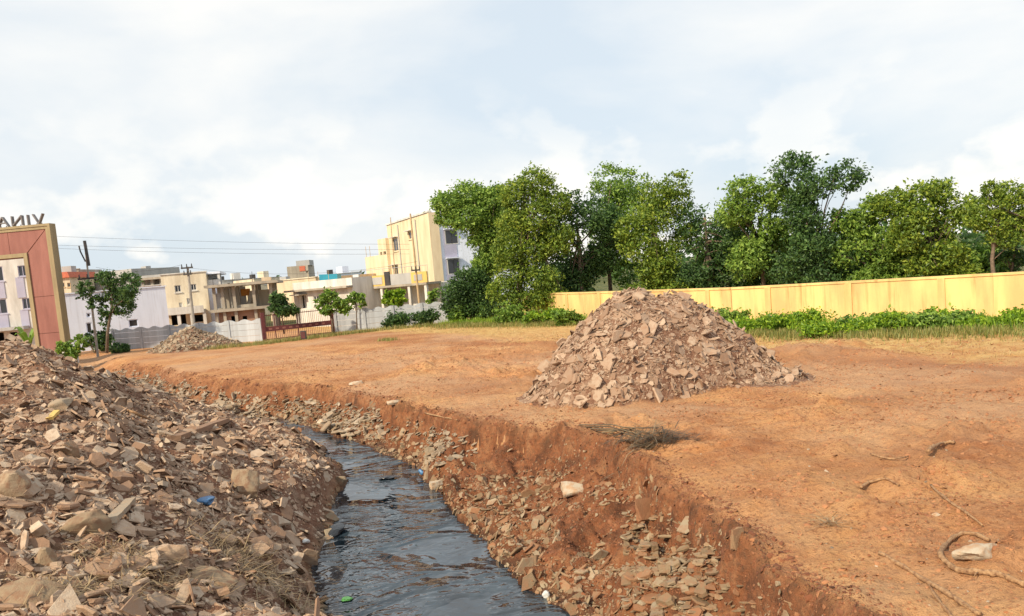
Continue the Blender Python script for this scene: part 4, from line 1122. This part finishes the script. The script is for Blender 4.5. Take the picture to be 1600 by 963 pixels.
# balcony house
h = House('balcony_house', 'single storey house with yellow and grey parapet panels and open porch', gp_(553, 69), gp_(672, 65))
zp0 = h.uz(610, 447)[1]; zp1 = h.uz(610, 429)[1]; L = h.L
bk = h.walls(0, L, zp0-.05, 6, 'white', [h.rect(573,455,590,487,2.0), h.rect(612,455,628,487,2.0)], y=2.0)
h.box('porch_slab', -.05, L+.05, -.1, 2.0, zp0-.12, zp0+.06, 'concrete')
q = h.uz
def pr(x0, x1, y0, y1, mat, yy, name): a = h.rect(x0, y0, x1, y1); h.box(name, a[0], a[1], yy, yy+.14, zp0+.062, zp1 + (.25 if name == 'pier' else 0), mat)
pr(553, 562, 423, 447, 'white', -.12, 'pier'); pr(562.2, 602, 430, 446, 'yellow', -.06, 'parapet_panel'); pr(602.3, 610, 430, 446, 'dark', -.12, 'pier'); pr(610.3, 643, 430, 446, 'greyplaster', -.02, 'parapet_panel'); pr(643.3, 668, 422, 444, 'yellow', -.1, 'parapet_panel')
a = h.rect(566, 434, 598, 443); h.box('parapet_inset', a[0], a[1], -.09, -.063, zp0+.2, zp1-.15, 'greyplaster')
a = h.rect(648, 428, 661, 440); h.box('parapet_inset', a[0], a[1], -.13, -.103, zp0+.25, zp1-.2, 'greyplaster')
for p in (557, 597, 640, 666):
    uu = h.uz(p, 465)[0]; h.box('porch_column', uu-.12, uu+.12, .0, .25, -.1, zp0-.122, 'white')
MB().tube([(0, .3, zp1+.55), (L, .3, zp1+.5)], .02, 4).build('roof_rail', M['greyplaster'], h.t)
for k in range(8): MB().tube([(k*L/7.0, .3, zp0), (k*L/7.0, .3, zp1+.52)], .018, 4).build('rail_post', M['greyplaster'], h.t)
for k in range(12):
    uu = .6 + (k % 6)*.28 + random.uniform(-.05, .05); zz = .95 + (k//6)*.55
    h.box('hanging_goods', uu, uu+.18, 1.0+random.uniform(-.1, .1), 1.2, zz, zz+random.uniform(.25, .42), random.choice(['goods', 'orange', 'goods', 'white']))
# small houses further off
for nm, lb, x0, x1, Y, yt, mt in (('distant_house', 'far pale house showing above the unfinished roof slab', 344, 400, 125, 437, 'white'), ('distant_house', 'far cream house above the right end of the unfinished house', 404, 446, 120, 434, 'cream'),
        ('distant_house', 'far lavender house between the blue sheet and the balcony house', 522, 572, 115, 427, 'lavender'), ('distant_house', 'far grey house above the terrace of the tan house', 222, 262, 130, 425, 'greyplaster')):
    h = House(nm, lb, gp_(x0, Y), gp_(x1, Y+3)); zt = h.uz((x0+x1)/2, yt)[1]
    w = [h.rect(x0+(x1-x0)*q, yt+5, x0+(x1-x0)*q+5, yt+11) for q in (.2, .55)]
    h.walls(0, h.L, zt, 7, mt, w)
    for q in w: h.window(q, bars=0)
    h.box('stair_head', h.L*.6, h.L*.8, 2, 4, zt-.3, zt+1.1, mt); h.box('coping', -.1, h.L+.1, -.1, .28, zt+.002, zt+.1, 'greyplaster')
    MB().tube([(h.L*.3, 3, zt-.3), (h.L*.3, 3, zt+.75)], .45, 10).build('water_tank', M['dark'], h.t)
# tall building
nc = atd(669, 332, 80); fl = atd(604, 352, 93.5)
h = House('tall_building', 'tall cream three storey building lit from the left', (fl.x, fl.y), (nc.x, nc.y))
zt = nc.z; L = h.L
wins = [h.rect(614,372,622,393), h.rect(638,362,645,374), h.rect(614,415,622,430)]
h.walls(0, L, zt, 11, 'tallcream', wins, t=.25, roof='white')
for w in wins: h.window(w, bars=1, frame='tallcream', shade=True)
h.box('coping', -.12, L+.12, -.12, .3, zt+.002, zt+.16, 'white')
# its front, turned to the field: local x = L side
fw = 11
def fbox(name, y0, y1, x0, x1, z0, z1, mat, par=None): return MB().box(x0, x1, y0, y1, z0, z1).build(name, M[mat], par or h.t)
fbox('front_plaster', .02, fw, L+.003, L+.10, -.2, zt-.02, 'lavender')
fbox('corner_pilaster', -.1, .9, L+.104, L+.28, -.1, zt-.05, 'tallcream'); fbox('violet_strip', 1.3, 2.6, L+.104, L+.16, -.1, zt-.6, 'violet')
nn = Vector((math.cos(h.ang), math.sin(h.ang), 0)); back = Vector((-nn.y, nn.x, 0)); o0 = h.a + nn*(L+.1)
def fy(px, py):
    d = ray(px, py); k = (o0 - Vector((0, 0, CAM_H))).dot(nn)/d.dot(nn); p = Vector((0, 0, CAM_H)) + d*k; return (p-o0).dot(back), p.z
for x0, y0, x1, y1 in ((697,360,713,381), (701,405,716,428), (744,358,758,378), (747,402,762,425)):
    ya, zb = fy(x0, y1); yb, za = fy(x1, y0)
    ya, yb = max(.3, min(ya, fw-1)), max(1.2, min(yb, fw-.2))
    f = fbox('window', ya-.08, yb+.08, L+.104, L+.17, zb-.08, za+.08, 'white'); fbox('pane', ya, yb, L+.172, L+.185, zb, za, 'glass', f); fbox('mullion', (ya+yb)/2-.04, (ya+yb)/2+.04, L+.187, L+.2, zb, za, 'dark', f)
    fbox('sunshade', ya-.2, yb+.2, L+.187, L+.6, za+.12, za+.2, 'lavender', f)
for uu in (L*.30, L*.72): MB().tube([(uu, -.08, .2), (uu, -.08, zt-.3)], .055, 6).build('drain_pipe', M['greyplaster'], h.t)
for uu in (L*.2, L*.55): MB().tube([(uu, 4, zt-.3), (uu, 4, zt+.9), (uu, 4, zt+1.0)], [.55, .55, .3], 12).build('water_tank', M['dark'], h.t)
h.box('roof_room', L*.7, L*.95, 5, 9, zt-.26, zt+1.3, 'tallcream')
# lower wing to the left of the tall block
hh = House('cream_stair_wing', 'stepped cream stair block on the left side of the tall building', (lambda p: (p.x, p.y))(atd(570, 400, 99)), (lambda p: (p.x, p.y))(atd(605, 400, 93)))
q1 = hh.uz(585, 400)[1]; q2 = hh.uz(598, 373)[1]; um = hh.uz(592, 400)[0]
hh.walls(0, um, q1, 5, 'tallcream', (), roof='white'); hh.walls(um+.003, hh.L-.05, q2, 5, 'tallcream', [hh.rect(594,394,597,399), hh.rect(599,393,603,398)], roof='white', name='tower_wall')
for p in (569, 575): MB().tube([(hh.uz(p, 415)[0]+.3, .3, q1-.3), (hh.uz(p, 415)[0]+.3, .3, q1+1.3)], .03, 4).build('starter_bar', M['polewood'], hh.t)

# ------------------------------------------------------------------ poles and wires
def pole(name, label, pxb, pyb, pxt, pyt, Y, r, mat, arms=(), extra=None, grp=None):
    b, tpt = atd(pxb, pyb, Y), atd(pxt, pyt, Y); b.z = 0
    t = thing(name, label, 'pole', (b.x, Y, 0), 0, grp)
    H = tpt.z; lean = tpt.x - b.x
    MB().tube([(0, 0, -.3), (lean*.5, 0, H*.5), (lean, 0, H)], [r, r*.8, r*.6], 8).build('shaft', M[mat], t)
    for fz, w in arms:
        z = H*fz; o = MB().box(lean*fz-w/2, lean*fz+w/2, -.2, -.1, z-.06, z+.06).build('crossarm', M['dark'], t)
        for k in (-.42, 0.42, 0): MB().tube([(lean*fz+k*w, -.15, z+.06), (lean*fz+k*w, -.15, z+.3)], [.05, .03], 6).build('insulator', M['dark'], o)
    if extra: extra(t, lean, H)
    return t, (b.x+lean, Y, H)
def ext(t, lean, H):
    MB().tube([(lean-.1, 0, H-.9), (lean-.35, 0, H-.2), (lean-.4, 0, H+.2)], .05, 5).build('bracket', M['dark'], t)
    MB().tube([(lean+.1, 0, H-1.2), (lean+.05, 0, H-.1), (lean+.02, 0, H+.5)], .10, 6).build('pole_top_fuse', M['dark'], t)
p1, t1 = pole('utility_pole', 'concrete utility pole with crossarm behind the slender tree', 150, 535, 133, 388, 55, .09, 'pole', ((.72, 1.3),), ext)
p2, t2 = pole('utility_pole', 'concrete utility pole in front of the cream house', 302, 505, 293, 417, 62, .15, 'pole', ((.985, .9), (.90, .6)))
p3, t3 = pole('utility_pole', 'thin tan pole with crossarm beside the tall building', 656, 482, 641, 334, 63, .10, 'polewood', ((.48, .7),))
p4, t4 = pole('bare_pole', 'bare thin mast against the cream wall of the tall building', 620, 470, 610, 340, 74, .06, 'polewood')
def wire(label, pix, Y0, Y1, r=.008):
    n = len(pix); pts = [atd(px, py, Y0 + (Y1-Y0)*i/(n-1)) for i, (px, py) in enumerate(pix)]
    mb = MB(); mb.tube(pts, r, 4); tag(mb.build('power_line', M['dark'], None), label, 'cable', 'power lines across the sky')
def sag(x0, y0, x1, y1, s, n=9): return [(x0+(x1-x0)*i/(n-1), y0+(y1-y0)*i/(n-1) + s*4*(i/(n-1))*(1-i/(n-1))) for i in range(n)]
wire('uppermost power line across the sky over the houses', sag(-30, 364, 640, 382, 4), 60, 62)
wire('second power line from the top across the sky', sag(-30, 379, 640, 390, 4), 60, 62)
wire('third power line from the top across the sky', sag(-30, 383, 640, 397, 5), 60, 62)
wire('low power line from the left pole to the second pole', sag(150, 418, 284, 414, 8), 55, 62)
wire('low power line running right from the second pole', sag(297, 419, 652, 409, 14), 62, 60)

# ------------------------------------------------------------------ right boundary wall
yw = thing('boundary_wall', 'sunlit yellow plastered boundary wall behind the green creepers', 'wall')
cpts = [Vector((24.5, 23.5, 0)), Vector((17.9, 29.6, 0)), Vector((10.2, 36.6, 0)), Vector((4.6, 47.5, 0)), Vector((1.0, 55.5, 0))]
YH = 1.64
for a, b in zip(cpts[:-1], cpts[1:]):
    L = (b-a).length; ang = math.atan2(b.y-a.y, b.x-a.x)
    for nm, args, mt in (('wall_panel', (.003, L-.003, -.1, .1, -.2, YH), 'yellowwall'), ('coping', (.003, L-.003, -.14, .14, YH+.002, YH+.09), 'yellowwall')):
        o = MB().box(*args).build(nm, M[mt], yw); o.location = a; o.rotation_euler = (0, 0, ang)
    k = int(L/3)
    for i in range(k):
        o = MB().box(-.13, .13, .102, .16, -.2, YH).build('pilaster', M['yellowwall'], yw); o.location = a + (b-a)*((i+.5)/k); o.rotation_euler = (0, 0, ang)

# ------------------------------------------------------------------ trees and shrubs
def leaves(lobes, n, size, seed, clump=.55, squash=.8, sizej=.5):
    """leaf clumps spread over and through a set of lobes (x, y, z, rx, rz)"""
    rg = np.random.default_rng(seed); lb = np.array(lobes, float); vol = lb[:, 3]**2*lb[:, 4]; vol = vol**.75
    ncl = max(6, n//17)
    li = rg.choice(len(lb), ncl, p=vol/vol.sum())
    d = rg.normal(size=(ncl, 3)); d /= np.linalg.norm(d, axis=1)[:, None]; r = rg.uniform(.25, 1.0, ncl)**.45
    cc = lb[li, :3] + d*r[:, None]*lb[li][:, [3, 3, 4]]
    ci = rg.choice(ncl, n)
    cr = clump*lb[li[ci], 3]*rg.uniform(.3, .8, ncl)[ci]
    p = cc[ci] + rg.normal(size=(n, 3))*cr[:, None]*np.array([.6, .6, .42])
    nn_ = rg.normal(size=(n, 3)) + np.array([0, 0, .9]); nn_ /= np.linalg.norm(nn_, axis=1)[:, None]
    s = rg.normal(size=(n, 3)); s -= nn_*np.sum(s*nn_, 1)[:, None]; s /= np.linalg.norm(s, axis=1)[:, None]; t = np.cross(nn_, s)
    L = (size*rg.uniform(1-sizej*1.3, 1+sizej*1.3, n))[:, None]
    bend = nn_*L*.12
    v = np.stack([p - s*L*.5, p + t*L*.27 + bend, p + s*L*.5 - bend, p - t*L*.27 + bend], 1).reshape(-1, 3)
    f = np.arange(n*4).reshape(-1, 4)
    return v, f, cc

def tree(name, label, base, lobes, trunk, n, size, mat, seed, tr_r=.16, cat='tree', grp=None, limbs=7, clump=.55, rz=None):
    t = thing(name, label, cat, base, 0, grp)
    v, f, cc = leaves(lobes, n, size, seed, clump)
    link('crown', mesh_np('crown', v, f, M[mat]), t)
    rg = random.Random(seed); mb = MB(); tp_ = [Vector(p) for p in trunk]
    mb.tube(tp_, [tr_r*(1-.55*i/(len(tp_)-1)) for i in range(len(tp_))], 8)
    tops = sorted(range(len(cc)), key=lambda i: rg.random())[:limbs*2]
    for k, i in enumerate(tops):
        c = Vector(cc[i]); q = rg.uniform(.45, 1.0)*(len(tp_)-1); j = min(int(q), len(tp_)-2); s0 = tp_[j].lerp(tp_[j+1], q-j)
        m = s0.lerp(c, .5) + Vector((rg.uniform(-.2, .2), rg.uniform(-.2, .2), rg.uniform(.0, .3)))*(c-s0).length*.3
        rr = tr_r*(.42 if k < limbs else .22); mb.tube([s0, m, c], [rr, rr*.6, rr*.22], 5)
    mb.build('trunk', M['bark'], t, True)
    return t
def px_lobes(Y, base, spec):             # (pixel x, pixel y, radius x px, radius z px, depth offset)
    out = []
    for px, py, rx, rz_, dy in spec:
        p = atd(px, py, Y); k = Y/FPX; out.append((p.x-base[0], dy, p.z-base[2], rx*k, rz_*k))
    return out
def gbase(px, py, Y=None):
    p = at(px, py, 0) if Y is None else atd(px, py, Y); return (p.x, p.y, 0.0)
def px_trunk(Y, base, pts): return [(atd(px, py, Y).x-base[0], 0, atd(px, py, Y).z-base[2]) for px, py in pts]

b = gbase(168, 548, 53)
tree('slender_tree', 'slender dark leaved tree beside the concrete utility pole', b,
     px_lobes(53, b, [(168,436,17,14,0),(196,440,18,14,.5),(205,458,14,14,-.3),(180,462,20,13,.4),(140,452,13,14,-.4),(150,472,14,12,0),(190,482,17,13,.3),(165,486,10,9,0),(128,462,7,7,0),(160,500,8,12,.3)]),
     px_trunk(53, b, [(167,552),(168,520),(172,496),(176,470),(172,446)]), 7500, .16, 'leaf_dark', 51, .11)
b = gbase(441, 520, 56)
tree('round_tree', 'round dense dark green tree at the left of the gate', b, px_lobes(56, b, [(436,472,12,12,0),(428,482,10,9,.3),(446,484,15,9,0),(458,486,8,6,0),(430,464,8,7,0)]),
     px_trunk(56, b, [(444,522),(442,505),(439,485)]), 3000, .22, 'leaf_dark', 52, .07)
b = gbase(519, 521, 55)
tree('small_tree', 'open small tree growing at the right gate post', b, px_lobes(55, b, [(515,462,13,9,0),(502,474,11,8,.2),(528,474,13,9,0),(540,484,10,6,0),(512,485,11,7,0),(498,484,6,5,0),(545,470,5,5,.2)]),
     px_trunk(55, b, [(521,522),(519,500),(515,475)]), 1900, .26, 'leaf_mid', 53, .09)
b = gbase(556, 515, 58.6)
tree('small_tree', 'sapling leaning over the wall left of the porch', b, px_lobes(58.6, b, [(552,466,10,7,0),(562,464,8,7,0),(566,474,6,6,0)]), px_trunk(58.6, b, [(558,515),(557,490),(556,468)]), 700, .24, 'leaf_mid', 54, .05)
b = gbase(616, 500, 59.4)
tree('small_tree', 'pale feathery small tree in front of the porch', b, px_lobes(59.4, b, [(608,460,10,6,0),(622,458,10,6,0),(616,470,13,8,0),(604,470,6,5,0),(628,472,7,6,0)]), px_trunk(59.4, b, [(617,503),(616,480),(615,465)]), 900, .3, 'leaf_lime', 55, .05)
b = gbase(684, 503, 60)
tree('small_tree', 'light green sapling at the corner of the tall building', b, px_lobes(60, b, [(672,466,7,10,0),(680,460,6,9,0),(676,476,7,8,0)]), px_trunk(60, b, [(678,503),(677,480),(676,465)]), 600, .26, 'leaf_mid', 56, .05)
b = gbase(764, 508, 57)
tree('large_tree', 'large bright green spreading tree right of the tall building', b,
     px_lobes(57, b, [(700,320,26,20,0),(732,308,32,22,.6),(768,316,26,22,0),(780,300,16,12,.5),(733,342,30,20,-.5),(763,350,30,22,.4),(690,342,12,11,0),(704,350,12,8,-.4),(757,375,26,18,0),(778,390,24,24,.6),(764,408,24,20,0),(790,340,22,26,0),(750,425,18,16,.3)]),
     px_trunk(57, b, [(762,510),(762,470),(765,430),(762,395),(755,350)]), 28000, .19, 'leaf_mid', 57, .22, limbs=11)
b = gbase(738, 508, 56)
tree('dark_tree', 'dark leafy tree low in front of the large bright tree', b, px_lobes(56, b, [(735,440,26,22,0),(712,458,22,20,-.3),(755,455,24,24,.3),(722,480,26,18,0),(758,482,26,18,0),(700,478,12,12,0),(740,462,22,18,0)]),
     px_trunk(56, b, [(738,510),(736,485),(735,455)]), 16000, .17, 'leaf_dark', 58, .14)
b = gbase(808, 510, 52)
tree('yellow_tree', 'tall yellow green drooping tree on the right of the large tree', b,
     px_lobes(52, b, [(802,305,22,24,0),(836,288,28,26,.5),(800,350,24,26,0),(836,340,32,28,0),(868,318,24,26,.4),(795,390,26,26,-.3),(830,392,32,28,.3),(872,375,26,28,0),(800,430,28,24,0),(842,436,30,24,0),(784,456,24,18,0),(818,468,30,16,0),(862,466,26,20,0)]),
     px_trunk(52, b, [(812,512),(812,460),(815,400),(818,340),(820,300)]), 30000, .17, 'leaf_yellow', 59, .2, limbs=10)
# trees beyond the boundary wall
bt_ = [(905,54,'leaf_dark','dark tree standing behind the mound, left of its peak',(300,330)), (950,57,'leaf_mid','mid green tree behind the mound peak beyond the wall',(262,318)),
       (1022,53,'leaf_yellow','yellow green tree just right of the mound peak beyond the wall',(270,310)), (1105,52,'leaf_dark','dark broad tree beyond the wall right of the mound',(322,330)),
       (1190,50,'leaf_mid','mid green tree beyond the wall over the middle creepers',(276,316)), (1280,47,'leaf_dark','tallest dark tree rising beyond the yellow wall',(244,305)),
       (1368,46,'leaf_mid','mid green lower tree just right of the tallest dark tree',(312,324)), (1455,44,'leaf_yellow','yellow green tree left of the bare stemmed bright tree at the right edge',(280,316))]
for i, (px, Y, mt, lb, (y0, y1)) in enumerate(bt_):
    b = gbase(px, 490, Y); rg = random.Random(400+i); sp = []
    top = y0 + 20
    for k in range(14):
        yy = top + (470 - 45*(i % 3 == 1) - top)*(k/13)**1.0; wv = 30 + 26*math.sin(math.pi*min(1, .2+k/13)) + 8*math.sin(k*.9+i)
        sp.append((px + rg.uniform(-1, 1)*wv - (yy-440)*.09*0, yy, rg.uniform(22, 34), rg.uniform(18, 28), rg.uniform(-1, 1)))
    tree('boundary_tree', lb, b, px_lobes(Y, b, sp), px_trunk(Y, b, [(px+6, 500), (px+4, 455), (px, 400), (px-4, 340)]), 17000, .19, mt, 60+i, .18, grp='trees beyond the boundary wall', limbs=9)
b = gbase(1570, 440, 41)
tree('boundary_tree', 'bright tree with bare dark stems above the yellow wall at the right edge', b, px_lobes(41, b, [(1555,318,20,24,0),(1585,305,24,22,.4),(1612,320,22,26,0),(1560,352,24,20,0),(1592,345,22,20,.3),(1612,365,20,18,0),(1570,375,22,12,0),(1548,300,14,16,0),(1530,340,20,20,0)]),
     px_trunk(41, b, [(1556,500),(1553,440),(1550,405),(1556,360),(1565,320)]), 12000, .14, 'leaf_yellow', 75, .13, limbs=9)
b = gbase(1590, 440, 42.5)
tree('boundary_tree', 'sparse dark tree with layered branches at the right edge behind the wall', b, px_lobes(42.5, b, [(1558,400,14,7,0),(1580,396,16,7,0),(1596,408,12,6,0),(1552,418,9,5,0),(1586,420,10,4,0),(1612,398,14,8,0)]),
     px_trunk(42.5, b, [(1578,500),(1579,440),(1583,405),(1586,375)]), 1900, .18, 'leaf_dark', 76, .1, limbs=8)

def shrub(label, px, py, wpx, hpx, mat, seed, n=1500, size=.17, Y=None, grp=None, lift=0, name='shrub', cat='shrub'):
    p = at(px, py, 0) if Y is None else Vector(gbase(px, py, Y)); k = p.y/FPX; w, h_ = wpx*k/2, hpx*k
    rg = random.Random(seed)
    lobes = [(rg.uniform(-.75, .75)*w, rg.uniform(-.35, .35)*w*.6, h_*rg.uniform(.22, .62), w*rg.uniform(.25, .45), h_*rg.uniform(.22, .36)) for _ in range(7)]
    t = thing(name, label, cat, (p.x, p.y, 0), 0, grp)
    v, f, cc = leaves(lobes, n, size, seed, .7); v[:, 2] = np.maximum(v[:, 2], .02)
    link('foliage', mesh_np('foliage', v, f, M[mat]), t)
    mb = MB()
    for i in range(6):
        c = Vector(cc[i]); mb.tube([(c.x*.25, c.y*.25, -.05), c*.6, c], [.03, .022, .01], 5)
    mb.build('stems', M['bark'], t)
    return t
shrub('rounded dark hedge bush left of the pair before the precast wall', 618, 513, 62, 30, 'leaf_dark', 101, 2400, .17)
shrub('rounded dark hedge bush right of the pair before the precast wall', 672, 508, 60, 28, 'leaf_dark', 102, 2400, .17)
shrub('reedy green bush under the dark leafy tree', 735, 505, 66, 40, 'leaf_mid', 103, 2200, .22)
shrub('leafy bush at the foot of the yellow green tree', 800, 508, 60, 40, 'leaf_mid', 104, 2000, .2)
shrub('lime green low bush before the yellow green tree', 845, 508, 70, 26, 'leaf_lime', 105, 1800, .18)
shrub('green bush at the left foot of the steep mound', 893, 508, 56, 30, 'leaf_mid', 106, 1700, .18)
cr = 'creepers along the yellow wall'
for i, (px, py, w, hp, mt, n, lb) in enumerate(((1128,514,56,48,'leaf_mid',1700,'dark creeper just right of the steep mound'), (1185,520,80,36,'leaf_lime',1900,'lime creeper spilling low to the right of the mound'),
        (1245,520,86,50,'leaf_lime',2300,'bright lime creeper climbing the wall in a peak'), (1312,526,70,46,'leaf_lime',1900,'pale yellow green creeper reaching furthest onto the field'), (1362,518,74,52,'leaf_mid',2400,'dense dark green creeper covering the middle of the wall'),
        (1425,518,84,46,'leaf_lime',2400,'dense bright creeper right of the dark one'), (1490,516,80,52,'leaf_mid',2300,'green creeper below the bare stretch of yellow wall'), (1548,514,72,40,'leaf_lime',2000,'low bright creeper near the right edge'), (1605,512,70,42,'leaf_lime',1900,'creeper cut off by the right edge of the view'))):
    shrub(lb, px, py, w*1.5, hp*.72, mt, 120+i, int(n*2.2), .13, None, cr)
shrub('dark weedy bush under the slender tree', 150, 552, 56, 46, 'leaf_dark', 140, 1700, .2)
shrub('green weedy bush beside the gateway leg', 118, 555, 44, 52, 'leaf_mid', 141, 1500, .22, 50)
shrub('low green weeds at the end of the precast wall', 182, 552, 50, 24, 'leaf_dark', 142, 900, .18)
shrub('bright green bush inside the gateway', 22, 545, 34, 34, 'leaf_lime', 143, 900, .22, 55)
# banana-like plant inside the gateway
pp = gbase(45, 545, 56); pt = thing('broadleaf_plant', 'broad leaved plant at the foot of the gateway leg', 'plant', pp)
rgp = random.Random(5)
for i in range(9):
    a = i*.7; up_ = rgp.uniform(1.0, 2.1); L = rgp.uniform(.7, 1.2); pts = []
    for k in range(6):
        t = k/5; pts.append(Vector((math.cos(a)*L*t, math.sin(a)*L*t, .8 + up_*math.sin(t*2.0)*.8)))
    v, f = [], []
    for k, p in enumerate(pts):
        wv = .2*math.sin(math.pi*(k+.4)/5.6); s_ = Vector((-math.sin(a), math.cos(a), 0))*wv; v += [p-s_, p+Vector((0, 0, -.05)), p+s_]
    for k in range(5): f += [(3*k, 3*k+1, 3*k+4, 3*k+3), (3*k+1, 3*k+2, 3*k+5, 3*k+4)]
    MB().add(v, f).build('leaf', M['leaf_mid'], pt)
MB().tube([(0, 0, -.1), (0, 0, 1.0)], [.12, .07], 7).build('stem', M['leaf_mid'], pt)

# low thicket and a far belt of trees beyond the wall
for i, (px, Y, w, mt) in enumerate(((1060,56,150,'leaf_dark'), (1160,54,150,'leaf_mid'), (1260,52,150,'leaf_dark'), (1350,50,140,'leaf_mid'), (1440,47,150,'leaf_dark'), (1520,45,120,'leaf_mid'))):
    shrub(['dark thicket behind the wall beside the mound peak', 'mid green thicket behind the wall right of the mound', 'dark thicket behind the middle of the yellow wall', 'mid green thicket beyond the wall, third from the right edge', 'dark thicket beyond the wall, second from the right edge', 'mid green thicket beyond the wall nearest the right edge'][i], px, 480, w, 95, mt, 170+i, 4200, .26, Y, 'thickets beyond the wall', name='thicket')
rgf = np.random.default_rng(88); fl_ = []
for i in range(150):
    a = -0.75 + 1.6*i/149; dd = rgf.uniform(150, 210); fl_.append((math.sin(a)*dd, math.cos(a)*dd, rgf.uniform(1.5, 3), rgf.uniform(4, 6.5), rgf.uniform(2.2, 4.2)))
v, f, _ = leaves(fl_, 14000, 1.2, 89, .6); fw_ = link('distant_wood', mesh_np('distant_wood', v, f, M['leaf_dark'])); fw_['kind'] = 'stuff'; tag(fw_, 'far belt of trees along the horizon behind the houses', 'wood')

# ------------------------------------------------------------------ grass
def strip(name, label, line, n, w, hgt, mat, seed):
    def fn(k, rg):
        i = rg.integers(0, len(line)-1, k); t = rg.uniform(0, 1, k); a = np.array(line)
        p = a[i]*(1-t)[:, None] + a[i+1]*t[:, None]; x = p[:, 0] + rg.normal(0, w, k); y = p[:, 1] + rg.normal(0, w, k)
        return np.stack([x, y, hz(x, y)-.01], -1)
    o = blades(n, fn, hgt, .012, mat, name, None, 1.15, .15, seed); o['kind'] = 'stuff'; return tag(o, label, 'grass')
def gl_(*px): return [tuple(at(a, b, 0))[:2] for a, b in px]
strip('grass', 'green grass at the foot of the precast wall and gate', gl_((330,546),(410,538),(470,531),(530,524),(590,517),(700,508)), 3600, .35, .34, 'grass', 1)
strip('grass', 'yellow green grass verge under the trees', gl_((700,510),(760,509),(830,508),(910,506)), 7000, .8, .34, 'grass', 2)
strip('weeds', 'bright green weeds under the trees left of the mound', gl_((700,508),(760,507),(830,506),(910,504)), 4500, .45, .5, 'leaf_lime', 12)
strip('grass', 'yellow green grass verge below the creepers', gl_((1130,523),(1250,526),(1400,525),(1600,521)), 8000, .7, .30, 'grass', 3)
strip('weeds', 'bright green weeds among the creepers along the wall', gl_((1130,518),(1250,520),(1400,518),(1600,514)), 6000, .4, .5, 'leaf_lime', 13)
strip('weeds', 'yellow green weed patch alone on the far field', gl_((600,533),(606,532),(614,533)), 260, .25, .22, 'grass', 14)
def dg(n, rg):
    x = rg.uniform(-12, 24, n*6); y = rg.uniform(20, 54, n*6); kp = rg.uniform(0, 1, n*6) < fld(dry, x, y)**1.2*(fbm(x, y, 1.4, 3, 500) > -.05)
    kp &= (np.hypot(x-MX, y-MY) > 4.6)
    x, y = x[kp][:n], y[kp][:n]; k = len(x)
    if k < n: x, y = np.resize(x, n), np.resize(y, n)
    return np.stack([x, y, hz(x, y)-.01], -1)
o = blades(9000, dg, .16, .009, 'drygrass', 'dry_grass', None, .9, .3, 9); o['kind'] = 'stuff'; tag(o, 'short dry tan grass over the far half of the field', 'grass')
